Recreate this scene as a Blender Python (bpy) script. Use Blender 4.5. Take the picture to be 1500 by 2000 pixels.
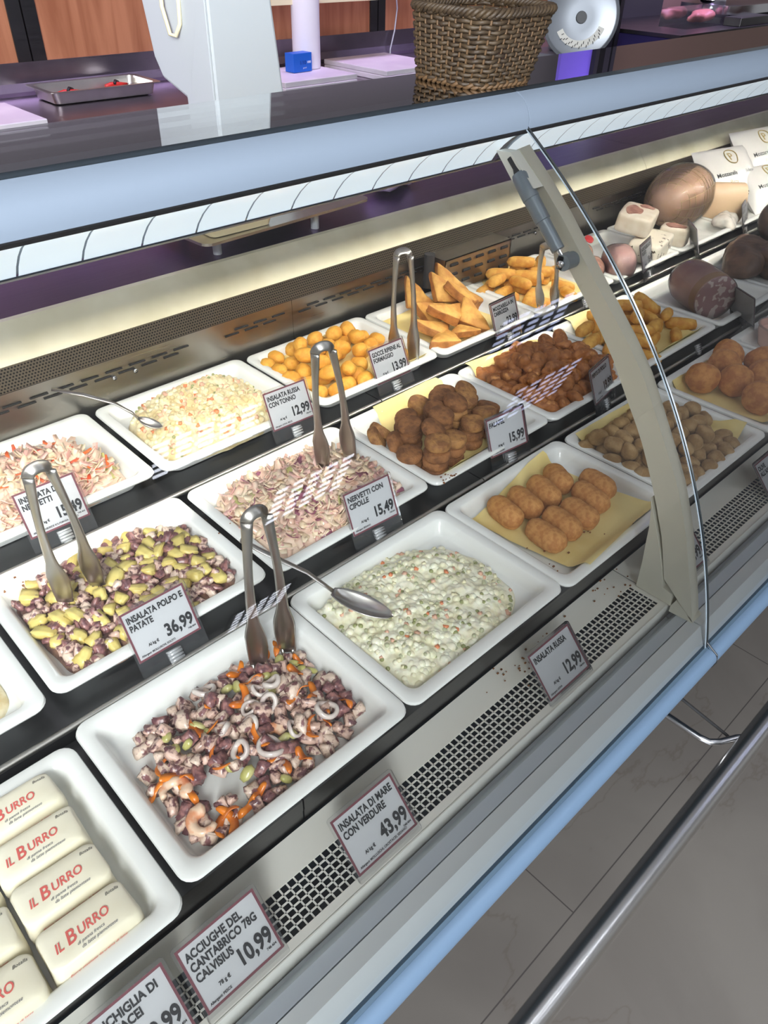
import bpy, bmesh, math, random
from mathutils import Vector, Matrix, noise
S = bpy.context.scene
for o in list(bpy.data.objects): bpy.data.objects.remove(o)
COL = S.collection
R_ = random.Random(7)
PI = math.pi

# ---------------------------------------------------------------- camera
cd = bpy.data.cameras.new('camera'); cam = bpy.data.objects.new('camera', cd); COL.objects.link(cam)
RM = Matrix(((0.7236942161506215, 0.41407246387999475, -0.5520966185066597),
             (-0.6897710567345272, 0.4594615931604149, -0.5595631632817043),
             (0.0219674942010086, 0.7857728928048129, 0.6181248984887154)))
cam.matrix_world = Matrix.Translation((0, 0, 1.52)) @ RM.to_4x4()
cd.sensor_fit = 'VERTICAL'; cd.sensor_height = 24; cd.lens = 24 * 1480 / 2000; cd.clip_start = .01
S.camera = cam
S.view_settings.view_transform = 'Standard'; S.view_settings.look = 'None'
S.view_settings.exposure = 1.05; S.view_settings.gamma = 1.0; S.view_settings.use_curve_mapping = False

# ---------------------------------------------------------------- world and lights
W = bpy.data.worlds.new('world'); S.world = W; W.use_nodes = True
W.node_tree.nodes['Background'].inputs[0].default_value = (.73, .74, .77, 1)
W.node_tree.nodes['Background'].inputs[1].default_value = .20

def area(name, loc, target, sx, sy, power, col):
    l = bpy.data.lights.new(name, 'AREA'); l.shape = 'RECTANGLE'; l.size = sx; l.size_y = sy
    l.energy = power; l.color = col
    o = bpy.data.objects.new(name, l); COL.objects.link(o); o.location = loc
    d = Vector(target) - Vector(loc)
    o.rotation_euler = d.to_track_quat('-Z', 'Y').to_euler()
    return o
# daylight of the shop front behind the customer
area('shop_window_daylight', (-3.2, -2.6, 1.9), (1.2, .6, .9), 3.6, 2.2, 185, (.84, .92, 1.0))
# ceiling strip lighting of the shop floor
area('ceiling_light_shop', (-1.3, -.9, 2.93), (.2, 0, .8), 1.6, 2.4, 165, (.97, .99, 1.0))
# pink-violet meat lamps over the rear counters, then one added light for the worktop
area('violet_area_light', (2.6, 2.95, 2.35), (2.6, 3.35, .9), 4.6, .25, 10, (.76, .60, 1.0)).data.spread = math.radians(95)
area('violet_area_light', (5.8, 2.6, 2.5), (5.8, 2.9, .9), 2.6, .3, 13, (.66, .50, 1.0)).data.spread = math.radians(95)
area('violet_area_light', (1.6, 2.15, 2.4), (1.6, 1.62, 1.0), 3.4, .2, 4, (.66, .48, 1.0)).data.spread = math.radians(28)  # added narrow violet light that tints the case worktop
# lamps of the display case under the top rail, one per bay
def case_lamp(x, w, p):
    o = area('case_lamp', (x, .70, 1.285), (x, .79, .80), w, .035, p, (1.0, .955, .85))
    return o
case_lamp(-.02, 1.70, 58)
case_lamp(2.16, 2.5, 102)

# ---------------------------------------------------------------- material helpers
def lin(c):
    return tuple((v / 12.92 if v <= .04045 else ((v + .055) / 1.055) ** 2.4) for v in (x / 255 for x in c)) + (1,)
def mat(name, c, rough=.5, metal=0., bump=0., bscale=60., c2=None, cs=30., thr=(.4, .6), coat=0., sss=0., detail=3., spec=None, c3=None):
    m = bpy.data.materials.new(name); m.use_nodes = True; nt = m.node_tree; b = nt.nodes['Principled BSDF']
    b.inputs['Base Color'].default_value = lin(c); b.inputs['Roughness'].default_value = rough; b.inputs['Metallic'].default_value = metal
    b.inputs['Coat Weight'].default_value = coat; b.inputs['Coat Roughness'].default_value = .08
    if spec is not None: b.inputs['Specular IOR Level'].default_value = spec
    if sss: b.inputs['Subsurface Weight'].default_value = sss; b.inputs['Subsurface Scale'].default_value = .004
    tc = nt.nodes.new('ShaderNodeTexCoord')
    if c2:
        n = nt.nodes.new('ShaderNodeTexNoise'); n.inputs['Scale'].default_value = cs; n.inputs['Detail'].default_value = detail
        nt.links.new(tc.outputs['Object'], n.inputs['Vector'])
        r = nt.nodes.new('ShaderNodeValToRGB'); r.color_ramp.elements[0].position = thr[0]; r.color_ramp.elements[1].position = thr[1]
        r.color_ramp.elements[0].color = lin(c); r.color_ramp.elements[1].color = lin(c2)
        if c3:
            e = r.color_ramp.elements.new(min(.98, thr[1] + .12)); e.color = lin(c3)
        nt.links.new(n.outputs['Fac'], r.inputs[0]); nt.links.new(r.outputs[0], b.inputs['Base Color'])
    if bump:
        n2 = nt.nodes.new('ShaderNodeTexNoise'); n2.inputs['Scale'].default_value = bscale; n2.inputs['Detail'].default_value = 4
        nt.links.new(tc.outputs['Object'], n2.inputs['Vector'])
        bp = nt.nodes.new('ShaderNodeBump'); bp.inputs['Strength'].default_value = bump; bp.inputs['Distance'].default_value = .002
        nt.links.new(n2.outputs['Fac'], bp.inputs['Height']); nt.links.new(bp.outputs[0], b.inputs['Normal'])
    return m
def brushed(name, c, rough=.3, axis=0, c2=None):
    m = mat(name, c, rough, 1.0); nt = m.node_tree; b = nt.nodes['Principled BSDF']
    tc = nt.nodes['Texture Coordinate']; mp = nt.nodes.new('ShaderNodeMapping')
    sc = [220, 220, 220]; sc[axis] = 3; mp.inputs['Scale'].default_value = sc
    n = nt.nodes.new('ShaderNodeTexNoise'); n.inputs['Scale'].default_value = 2.; n.inputs['Detail'].default_value = 5
    nt.links.new(tc.outputs['Object'], mp.inputs[0]); nt.links.new(mp.outputs[0], n.inputs['Vector'])
    mr = nt.nodes.new('ShaderNodeMapRange'); mr.inputs[3].default_value = rough * .75; mr.inputs[4].default_value = rough * 1.3
    nt.links.new(n.outputs['Fac'], mr.inputs[0]); nt.links.new(mr.outputs[0], b.inputs['Roughness'])
    # smudges
    n3 = nt.nodes.new('ShaderNodeTexNoise'); n3.inputs['Scale'].default_value = 6; n3.inputs['Detail'].default_value = 3
    nt.links.new(tc.outputs['Object'], n3.inputs['Vector'])
    r = nt.nodes.new('ShaderNodeValToRGB'); r.color_ramp.elements[0].color = lin(c); r.color_ramp.elements[1].color = lin(c2 or tuple(min(255, v * 1.12) for v in c))
    r.color_ramp.elements[0].position = .35; r.color_ramp.elements[1].position = .7
    nt.links.new(n3.outputs['Fac'], r.inputs[0]); nt.links.new(r.outputs[0], b.inputs['Base Color'])
    return m
def emis(name, c, s):
    m = bpy.data.materials.new(name); m.use_nodes = True; b = m.node_tree.nodes['Principled BSDF']
    b.inputs['Base Color'].default_value = lin(c); b.inputs['Emission Color'].default_value = lin(c); b.inputs['Emission Strength'].default_value = s
    b.inputs['Roughness'].default_value = .25
    return m
def clear(name, tint=(1, 1, 1), refl=1.0, ior=1.45, rough=.02, haze=0., hazecol=(200, 205, 210)):
    m = bpy.data.materials.new(name); m.use_nodes = True; nt = m.node_tree; nt.nodes.clear()
    out = nt.nodes.new('ShaderNodeOutputMaterial'); t = nt.nodes.new('ShaderNodeBsdfTransparent'); t.inputs[0].default_value = (*tint, 1)
    g = nt.nodes.new('ShaderNodeBsdfGlossy'); g.inputs['Roughness'].default_value = rough
    f = nt.nodes.new('ShaderNodeFresnel'); f.inputs[0].default_value = ior
    mu = nt.nodes.new('ShaderNodeMath'); mu.operation = 'MULTIPLY'; mu.inputs[1].default_value = refl; mu.use_clamp = True
    mx = nt.nodes.new('ShaderNodeMixShader'); nt.links.new(f.outputs[0], mu.inputs[0]); nt.links.new(mu.outputs[0], mx.inputs[0])
    src = t
    if haze:
        d = nt.nodes.new('ShaderNodeBsdfDiffuse'); d.inputs[0].default_value = lin(hazecol)
        m2 = nt.nodes.new('ShaderNodeMixShader'); m2.inputs[0].default_value = haze
        nt.links.new(t.outputs[0], m2.inputs[1]); nt.links.new(d.outputs[0], m2.inputs[2]); src = m2
    nt.links.new(src.outputs[0], mx.inputs[1]); nt.links.new(g.outputs[0], mx.inputs[2]); nt.links.new(mx.outputs[0], out.inputs[0])
    return m

M = {}
M['steel'] = brushed('brushed_steel', (196, 192, 184), .32, 0)
M['steel_dark'] = brushed('dark_steel', (92, 92, 92), .34, 0)
M['steel_mid'] = brushed('mid_steel', (150, 147, 140), .30, 0)
M['steel_slope'] = mat('slope_steel', (216, 211, 186), .45, .35, c2=(204, 198, 170), cs=9)
M['worktop'] = brushed('worktop_steel', (108, 88, 120), .34, 0)  # violet lamp light is mixed into this steel colour
M['chrome'] = mat('polished_steel', (205, 205, 208), .16, 1.)
M['rail_tube'] = mat('guard_tube_steel', (216, 214, 210), .26, 1.)
M['utensil'] = mat('utensil_steel', (200, 196, 190), .3, 1., c2=(172, 168, 162), cs=8)
M['alu'] = mat('anodised_aluminium', (120, 131, 145), .4, .1)
M['alu_light'] = mat('pale_grey_profile', (222, 226, 226), .42)
M['sill'] = mat('blue_grey_sill', (198, 206, 214), .36, .1)
M['bumper'] = mat('pale_blue_bumper', (92, 112, 134), .35, .15)
M['bumper_d'] = mat('blue_grey_channel', (66, 84, 100), .5)
M['post'] = mat('grey_painted_post', (214, 210, 192), .45, .1)
M['strut'] = mat('grey_gas_strut', (128, 138, 146), .35, .35)
M['black'] = mat('black_rubber', (18, 18, 20), .5)
M['darkgrey'] = mat('dark_grey_plastic', (58, 58, 60), .45)
M['dark'] = mat('opening_shade', (22, 20, 18), .8)  # near-black colour in place of the shade inside slots and ducts
M['tray'] = mat('white_melamine', (236, 237, 232), .16, coat=.35)
M['deck'] = mat('deck_enamel', (236, 234, 224), .34)
M['wire'] = mat('white_coated_grille', (236, 234, 226), .35)
M['glass'] = clear('case_glass', (.985, .995, .99), 1.25, 1.5)
M['glass_edge'] = mat('glass_edge_seal', (22, 26, 28), .12, coat=.6)
M['glass_top'] = clear('counter_top_glass', (.93, .96, .95), 2.2, 1.5, .015)
M['plastic'] = clear('clear_acrylic', (.97, .97, .97), 1.0, 1.45, .04, .03)
M['film'] = clear('cling_film', (.97, .97, .97), .9, 1.45, .12, .05)
M['card'] = mat('tag_card', (206, 207, 208), .5)
M['border'] = mat('tag_maroon_border', (122, 62, 72), .5)
M['ink'] = mat('black_ink', (24, 24, 28), .6)
M['redink'] = mat('red_ink', (214, 100, 92), .6)
M['greyink'] = mat('grey_ink', (92, 92, 104), .6)
M['goldink'] = mat('gold_ink', (184, 158, 96), .4)
M['paper'] = mat('yellow_straw_paper', (240, 222, 154), .7, c2=(234, 212, 138), cs=14, bump=.15, bscale=40)
M['wrap'] = mat('butter_parchment', (236, 230, 208), .38, c2=(228, 220, 192), cs=10, bump=.25, bscale=30)
M['gocce'] = mat('golden_crumb', (230, 172, 66), .6, c2=(218, 150, 46), cs=70, bump=.5, bscale=420)
M['stick'] = mat('golden_stick_crumb', (224, 172, 80), .62, c2=(206, 142, 54), cs=60, bump=.5, bscale=420)
M['croq'] = mat('brown_gold_crumb', (206, 148, 82), .7, c2=(182, 120, 60), cs=110, bump=.7, bscale=480)
M['aran'] = mat('orange_brown_crumb', (210, 144, 72), .65, c2=(182, 112, 50), cs=60, bump=.6, bscale=420)
M['nug'] = mat('fried_chicken_batter', (180, 116, 60), .55, c2=(146, 86, 42), cs=60, bump=.6, bscale=260, c3=(206, 144, 80))
M['falafel'] = mat('falafel_crust', (158, 106, 62), .8, c2=(118, 76, 44), cs=70, bump=.8, bscale=380)
M['falafel_l'] = mat('falafel_pale_crust', (182, 132, 76), .75, c2=(136, 90, 52), cs=70, bump=.8, bscale=380)
M['olive'] = mat('olive_crumb', (178, 146, 100), .75, c2=(154, 120, 74), cs=60, bump=.6, bscale=480)
M['toast'] = mat('fried_bread', (226, 176, 92), .6, c2=(198, 138, 62), cs=36, bump=.5, bscale=300)
M['toast_edge'] = mat('fried_bread_rim', (192, 128, 62), .6, c2=(158, 98, 44), cs=60, bump=.6, bscale=300)
M['mayo'] = mat('mayonnaise_salad', (242, 239, 216), .34, c2=(232, 227, 192), cs=55, bump=.35, bscale=240, coat=.3, sss=.1)
M['mayo_w'] = mat('creamy_salad', (228, 216, 180), .36, c2=(208, 188, 138), cs=60, bump=.4, bscale=240, coat=.25, sss=.1)
M['pea'] = mat('green_pea', (148, 152, 98), .35, coat=.3)
M['pea_m'] = mat('pea_under_mayonnaise', (184, 186, 150), .35, coat=.3)
M['carrot'] = mat('carrot_dice', (222, 134, 88), .4, coat=.2)
M['carrot_p'] = mat('pale_carrot_dice', (226, 178, 150), .4, coat=.2)
M['potw'] = mat('white_potato_dice', (236, 230, 190), .4, coat=.2)
M['carrots'] = mat('orange_carrot', (226, 128, 26), .35, c2=(196, 100, 20), cs=40, coat=.3)
M['potato'] = mat('boiled_potato', (224, 206, 126), .4, c2=(212, 188, 104), cs=80, coat=.25, thr=(.35, .68), c3=(150, 120, 70))
M['oct'] = mat('octopus_flesh', (108, 70, 72), .36, c2=(216, 182, 164), cs=110, thr=(.42, .52), coat=.5, bump=.5, bscale=160)
M['oct_d'] = mat('octopus_skin', (102, 64, 68), .34, c2=(164, 116, 110), cs=130, coat=.35, bump=.6, bscale=160)
M['oct_w'] = mat('octopus_white_flesh', (224, 200, 180), .38, c2=(128, 84, 84), cs=110, thr=(.5, .6), coat=.4, bump=.4, bscale=160)
M['squid'] = mat('squid_flesh', (218, 208, 198), .28, c2=(196, 180, 172), cs=60, coat=.5)
M['celery'] = mat('celery_flesh', (176, 172, 98), .34, c2=(198, 192, 132), cs=60, coat=.4)
M['shrimp'] = mat('prawn_flesh', (232, 200, 170), .34, c2=(224, 152, 110), cs=60, thr=(.5, .62), coat=.4)
M['herb'] = mat('herb_flecks', (62, 56, 34), .6)
M['olein'] = mat('dressed_salad_base', (104, 74, 66), .3, c2=(150, 112, 92), cs=80, coat=.5, bump=.5, bscale=150)
M['pinkm'] = mat('pink_meat_shreds', (232, 194, 170), .25, c2=(240, 214, 190), cs=60, coat=.8)
M['pinkd'] = mat('rosy_meat_shreds', (216, 164, 152), .32, c2=(228, 186, 172), cs=60, coat=.45)
M['creamm'] = mat('pale_gristle_shreds', (238, 220, 190), .3, c2=(230, 204, 168), cs=60, coat=.5)
M['onion'] = mat('purple_onion_shreds', (146, 84, 104), .35, coat=.4)
M['pepper'] = mat('red_pepper_strips', (222, 78, 36), .3, c2=(230, 110, 46), cs=40, coat=.5)
M['wicker'] = mat('wicker', (64, 49, 30), .6, c2=(50, 37, 22), cs=60, bump=.4, bscale=200)
M['wicker_d'] = mat('wicker_stake', (86, 62, 36), .65)
M['scale'] = mat('white_machine_plastic', (182, 187, 190), .42)
M['scale_c'] = mat('cream_machine_plastic', (228, 216, 178), .42)
M['board'] = mat('white_cutting_board', (224, 218, 222), .5, c2=(214, 206, 214), cs=6)
M['roll'] = mat('paper_roll', (230, 226, 232), .8, bump=.3, bscale=200)
M['blue'] = mat('blue_carton', (20, 96, 196), .45)
M['redp'] = mat('red_handle', (190, 40, 30), .4)
M['navy'] = mat('navy_panel', (44, 36, 88), .5)
M['brown'] = mat('reflected_brown_wood', (96, 56, 36), .35, c2=(70, 38, 26), cs=12)
M['mort'] = mat('sausage_skin', (194, 152, 144), .35, c2=(212, 176, 162), cs=14, coat=.25)
M['mortf'] = mat('sausage_cut_face', (182, 140, 138), .35, c2=(236, 220, 212), cs=60, thr=(.56, .60), coat=.4, detail=1.5)
M['roast'] = mat('dark_roast', (92, 68, 54), .5, c2=(124, 96, 76), cs=26, bump=.9, bscale=60, coat=.2)
M['ham'] = mat('netted_ham', (206, 164, 128), .4, c2=(214, 176, 154), cs=14, coat=.2)
M['net'] = mat('elastic_net', (222, 196, 150), .5)
M['turkey'] = mat('cooked_turkey', (222, 192, 156), .4, coat=.3)
M['lard'] = mat('white_rind', (228, 218, 202), .4, c2=(218, 204, 184), cs=30, coat=.3)
M['terr'] = mat('meat_inlay', (150, 98, 86), .4, c2=(190, 146, 128), cs=40, coat=.4)
M['herbw'] = mat('herbed_rind', (226, 218, 200), .4, c2=(84, 66, 48), cs=60, thr=(.62, .66), coat=.4)
M['bag'] = mat('white_mozzarella_bag', (232, 230, 226), .28, bump=.5, bscale=24, coat=.3)
M['redlabel'] = mat('red_label', (190, 40, 44), .35)
M['green'] = mat('dark_green_bag', (34, 78, 46), .45, c2=(24, 52, 34), cs=12)
M['tubp'] = mat('pink_tub', (214, 172, 158), .25, coat=.5)
M['acc'] = mat('violet_glare_steel', (150, 140, 160), .3, 1.)
M['diff'] = emis('light_diffuser', (218, 232, 242), .38)
M['diff_e'] = mat('diffuser_joint', (120, 130, 136), .4)

def wood_mat(name, a, b_, axis=2):
    m = mat(name, a, .42, coat=.15); nt = m.node_tree; b = nt.nodes['Principled BSDF']
    tc = nt.nodes['Texture Coordinate']; mp = nt.nodes.new('ShaderNodeMapping'); sc = [9, 9, 9]; sc[axis] = .8; mp.inputs['Scale'].default_value = sc
    n = nt.nodes.new('ShaderNodeTexNoise'); n.inputs['Scale'].default_value = 2.2; n.inputs['Detail'].default_value = 6; n.inputs['Distortion'].default_value = .6
    r = nt.nodes.new('ShaderNodeValToRGB'); r.color_ramp.elements[0].color = lin(a); r.color_ramp.elements[1].color = lin(b_)
    r.color_ramp.elements[0].position = .35; r.color_ramp.elements[1].position = .65
    nt.links.new(tc.outputs['Object'], mp.inputs[0]); nt.links.new(mp.outputs[0], n.inputs['Vector']); nt.links.new(n.outputs['Fac'], r.inputs[0]); nt.links.new(r.outputs[0], b.inputs['Base Color'])
    return m
M['wood'] = wood_mat('reddish_wood_panel', (166, 112, 78), (138, 86, 56))

def marble_mat():
    m = mat('grey_marble_floor', (122, 114, 108), .22, spec=.5); nt = m.node_tree; b = nt.nodes['Principled BSDF']
    tc = nt.nodes['Texture Coordinate']
    n = nt.nodes.new('ShaderNodeTexNoise'); n.inputs['Scale'].default_value = 1.6; n.inputs['Detail'].default_value = 8; n.inputs['Distortion'].default_value = .8
    nt.links.new(tc.outputs['Object'], n.inputs['Vector'])
    r = nt.nodes.new('ShaderNodeValToRGB'); e = r.color_ramp.elements; e[0].position = .3; e[0].color = lin((86, 81, 77)); e[1].position = .7; e[1].color = lin((102, 97, 92))
    nt.links.new(n.outputs['Fac'], r.inputs[0])
    # veins: thin band of a distorted noise
    n2 = nt.nodes.new('ShaderNodeTexNoise'); n2.inputs['Scale'].default_value = 1.3; n2.inputs['Detail'].default_value = 7; n2.inputs['Roughness'].default_value = .55
    mp = nt.nodes.new('ShaderNodeMapping'); mp.inputs['Location'].default_value = (3.1, 1.7, 0); mp.inputs['Rotation'].default_value = (0, 0, .5); mp.inputs['Scale'].default_value = (.7, 1.6, 1)
    nt.links.new(tc.outputs['Object'], mp.inputs[0]); nt.links.new(mp.outputs[0], n2.inputs['Vector'])
    r2 = nt.nodes.new('ShaderNodeValToRGB'); q = r2.color_ramp; q.elements[0].position = .495; q.elements[0].color = (0, 0, 0, 1); q.elements[1].position = .5; q.elements[1].color = (1, 1, 1, 1); w = q.elements.new(.505); w.color = (0, 0, 0, 1)
    nt.links.new(n2.outputs['Fac'], r2.inputs[0])
    mx = nt.nodes.new('ShaderNodeMix'); mx.data_type = 'RGBA'; mu = nt.nodes.new('ShaderNodeMath'); mu.operation = 'MULTIPLY'; mu.inputs[1].default_value = .33
    nt.links.new(r2.outputs[0], mu.inputs[0]); nt.links.new(mu.outputs[0], mx.inputs[0]); nt.links.new(r.outputs[0], mx.inputs[6]); mx.inputs[7].default_value = lin((74, 64, 56))
    sx = nt.nodes.new('ShaderNodeSeparateXYZ'); nt.links.new(tc.outputs['Object'], sx.inputs[0])
    def mth(op, a, bb=None):
        n_ = nt.nodes.new('ShaderNodeMath'); n_.operation = op
        for i_, v_ in enumerate((a, bb)):
            if v_ is None: continue
            if isinstance(v_, (int, float)): n_.inputs[i_].default_value = v_
            else: nt.links.new(v_, n_.inputs[i_])
        return n_.outputs[0]
    ly = mth('LESS_THAN', mth('PINGPONG', mth('SUBTRACT', sx.outputs[1], .213), .45), .0013)
    lx = mth('LESS_THAN', mth('PINGPONG', mth('SUBTRACT', sx.outputs[0], .76), .45), .0013)
    lx = mth('MULTIPLY', lx, mth('GREATER_THAN', sx.outputs[1], .213))
    mx2 = nt.nodes.new('ShaderNodeMix'); mx2.data_type = 'RGBA'; nt.links.new(mth('MAXIMUM', ly, lx), mx2.inputs[0]); nt.links.new(mx.outputs[2], mx2.inputs[6]); mx2.inputs[7].default_value = lin((62, 58, 56))
    nt.links.new(mx2.outputs[2], b.inputs['Base Color'])
    return m
M['marble'] = marble_mat()

def perf_mat():
    # perforated sheet: real round openings cut by transparency over a dark duct
    m = mat('perforated_sheet', (122, 112, 96), .4, .8); nt = m.node_tree; b = nt.nodes['Principled BSDF']
    tc = nt.nodes['Texture Coordinate']; sx = nt.nodes.new('ShaderNodeSeparateXYZ'); nt.links.new(tc.outputs['UV'], sx.inputs[0])
    def mth(op, a, bb=None):
        n = nt.nodes.new('ShaderNodeMath'); n.operation = op
        for i, v in enumerate((a, bb)):
            if v is None: continue
            if isinstance(v, (int, float)): n.inputs[i].default_value = v
            else: nt.links.new(v, n.inputs[i])
        return n.outputs[0]
    row = mth('FLOOR', sx.outputs[1]); sh = mth('MULTIPLY', mth('MODULO', row, 2), .5)
    fx = mth('SUBTRACT', mth('FRACT', mth('ADD', sx.outputs[0], sh)), .5); fy = mth('SUBTRACT', mth('FRACT', sx.outputs[1]), .5)
    d = mth('ADD', mth('MULTIPLY', fx, fx), mth('MULTIPLY', fy, fy)); hole = mth('LESS_THAN', d, .095)
    nt.links.new(mth('SUBTRACT', 1, hole), b.inputs['Alpha'])
    return m
M['perf'] = perf_mat()

# ---------------------------------------------------------------- mesh helpers
def link(name, me, m=None, parent=None, smooth=True):
    o = bpy.data.objects.new(name, me); COL.objects.link(o)
    if m is not None and not me.materials:
        for x in (m if isinstance(m, (list, tuple)) else [m]): me.materials.append(x)
    if smooth is not None and len(me.polygons): me.polygons.foreach_set('use_smooth', [bool(smooth)] * len(me.polygons))
    if parent is not None: o.parent = parent
    return o
def tag(o, label, cat, group=None, kind=None):
    if label: o['label'] = label
    if cat: o['category'] = cat
    if group: o['group'] = group
    if kind: o['kind'] = kind
    return o
def empty(name, loc=(0, 0, 0), rot=(0, 0, 0)):
    o = bpy.data.objects.new(name, None); COL.objects.link(o); o.location = loc; o.rotation_euler = rot; o.empty_display_size = .02
    return o
def inst(o, parent=None):
    c = o.copy(); COL.objects.link(c)
    if parent is not None: c.parent = parent
    return c
class MB:
    def __init__(s): s.v = []; s.f = []; s.mi = []
    def add(s, vs, fs, mi=0):
        b = len(s.v); s.v += [tuple(x) for x in vs]; s.f += [tuple(i + b for i in f) for f in fs]; s.mi += [mi] * len(fs)
    def box(s, x0, x1, y0, y1, z0, z1, mi=0, M4=None):
        v = [(x, y, z) for x in (x0, x1) for y in (y0, y1) for z in (z0, z1)]
        if M4 is not None: v = [M4 @ Vector(p) for p in v]
        s.add(v, [(0, 1, 3, 2), (4, 6, 7, 5), (0, 4, 5, 1), (2, 3, 7, 6), (0, 2, 6, 4), (1, 5, 7, 3)], mi)
    def extx(s, prof, x0, x1, mi=0, caps=True):
        n = len(prof); v = [(x0, y, z) for y, z in prof] + [(x1, y, z) for y, z in prof]
        f = [(i, (i + 1) % n, n + (i + 1) % n, n + i) for i in range(n)]
        if caps: f += [tuple(range(n))[::-1], tuple(range(n, 2 * n))]
        s.add(v, f, mi)
    def sheet(s, prof, x0, x1, mi=0, nx=1):
        n = len(prof); v = []
        for k in range(nx + 1):
            x = x0 + (x1 - x0) * k / nx; v += [(x, y, z) for y, z in prof]
        f = [(k * n + i, k * n + i + 1, (k + 1) * n + i + 1, (k + 1) * n + i) for k in range(nx) for i in range(n - 1)]
        s.add(v, f, mi)
    def tube(s, pts, r, seg=8, mi=0, closed=False, flat=None):
        P = [Vector(p) for p in pts]; n = len(P); rs = r if isinstance(r, (list, tuple)) else [r] * n
        up = None; rings = []
        for i in range(n):
            a = P[(i - 1) % n] if (closed or i > 0) else P[i]; b = P[(i + 1) % n] if (closed or i < n - 1) else P[i]
            t = (b - a).normalized()
            if up is None: up = t.orthogonal().normalized() if flat is None else Vector(flat)
            up = (up - t * up.dot(t)); up = up.normalized() if up.length > 1e-6 else t.orthogonal().normalized()
            w = t.cross(up)
            q = rs[i]; ra, rb = q if isinstance(q, (list, tuple)) else (q, q)
            rings.append([P[i] + up * math.cos(2 * PI * k / seg) * ra + w * math.sin(2 * PI * k / seg) * rb for k in range(seg)])
        v = [p for rg in rings for p in rg]; f = []
        for i in range(n if closed else n - 1):
            j = (i + 1) % n
            f += [(i * seg + k, i * seg + (k + 1) % seg, j * seg + (k + 1) % seg, j * seg + k) for k in range(seg)]
        if not closed: f += [tuple(range(seg))[::-1], tuple((n - 1) * seg + k for k in range(seg))]
        s.add(v, f, mi)
    def cyl(s, p0, p1, r, seg=20, mi=0): s.tube([p0, p1], r, seg, mi)
    def mesh(s, name='m'):
        me = bpy.data.meshes.new(name); me.from_pydata(s.v, [], s.f); me.update()
        bm = bmesh.new(); bm.from_mesh(me); bmesh.ops.recalc_face_normals(bm, faces=bm.faces); bm.to_mesh(me); bm.free()
        if any(s.mi): me.polygons.foreach_set('material_index', s.mi)
        return me
    def build(s, name, m, parent=None, smooth=False, bevel=0):
        o = link(name, s.mesh(name), m, parent, smooth)
        if bevel:
            b = o.modifiers.new('b', 'BEVEL'); b.width = bevel; b.segments = 2; b.limit_method = 'ANGLE'; b.angle_limit = .6
        return o
def autosmooth(o, ang=.6):
    me = o.data; bm = bmesh.new(); bm.from_mesh(me)
    for e in bm.edges:
        if len(e.link_faces) == 2 and e.calc_face_angle(0) > ang: e.smooth = False
    bm.to_mesh(me); bm.free(); me.polygons.foreach_set('use_smooth', [True] * len(me.polygons)); return o

def sq(a, b, c, n=2., amp=0., freq=60., seed=0, sub=3, n2=None, fine=0., ffreq=200.):
    """superquadric food blob with noisy crust"""
    bm = bmesh.new(); bmesh.ops.create_icosphere(bm, subdivisions=sub, radius=1)
    off = Vector((seed * 3.17, seed * 1.31, seed * 2.77))
    for v in bm.verts:
        d = v.co.normalized(); m_ = n2 or n
        e = (abs(d.x / a) ** n + (abs(d.y / b) ** m_ + abs(d.z / c) ** m_) ** (n / m_)) ** (-1 / n)
        p = d * e
        k = 1 + amp * noise.noise(p * freq + off) + fine * noise.noise(p * ffreq + off)
        v.co = p * k
    me = bpy.data.meshes.new('food'); bm.to_mesh(me); bm.free(); return me
def chunk(sx, sy, sz, seed, sub=2, amp=.25):
    r = random.Random(seed); bm = bmesh.new(); bmesh.ops.create_cube(bm, size=1)
    for v in bm.verts:
        v.co = Vector((v.co.x * sx * r.uniform(.55, 1.25), v.co.y * sy * r.uniform(.55, 1.25), v.co.z * sz * r.uniform(.6, 1.2)))
    bmesh.ops.bevel(bm, geom=bm.edges[:], offset=min(sx, sy, sz) * .13, segments=2, affect='EDGES')
    bmesh.ops.subdivide_edges(bm, edges=[e for e in bm.edges if e.calc_length() > min(sx, sy, sz) * .35], cuts=2, use_grid_fill=True)
    off = Vector((seed, seed * 2.1, 0))
    for v in bm.verts: v.co *= 1 + amp * noise.noise(v.co * 120 + off) + amp * .7 * noise.noise(v.co * 320 + off)
    me = bpy.data.meshes.new('chunk'); bm.to_mesh(me); bm.free(); return me

def text_verts(s, size, bold=0., shear=0., align='LEFT', sx=1.):
    c = bpy.data.curves.new('t', 'FONT'); c.body = s; c.size = size; c.align_x = align; c.offset = bold; c.shear = shear; c.resolution_u = 3; c.fill_mode = 'FRONT'
    o = bpy.data.objects.new('t', c); COL.objects.link(o); dg = bpy.context.evaluated_depsgraph_get(); dg.update()
    me = bpy.data.meshes.new_from_object(o.evaluated_get(dg)); bpy.data.objects.remove(o); bpy.data.curves.remove(c)
    v = [(p.co.x * sx, p.co.y) for p in me.vertices]; f = [tuple(p.vertices) for p in me.polygons]; bpy.data.meshes.remove(me)
    return v, f
def text_mesh(items, zf=lambda x, y: .0004, xf=lambda x, y: (x, y)):
    """items: (string, x, y, size, bold, shear, align, xscale, material index)"""
    mb = MB()
    for (s, x, y, size, bold, shear, al, sx, mi) in items:
        v, f = text_verts(s, size, bold, shear, al, sx)
        mb.add([(*xf(x + a, y + b), zf(x + a, y + b)) for a, b in v], f, mi)
    me = bpy.data.meshes.new('lettering'); me.from_pydata(mb.v, [], mb.f); me.update()
    if any(mb.mi): me.polygons.foreach_set('material_index', mb.mi)
    return me
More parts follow.
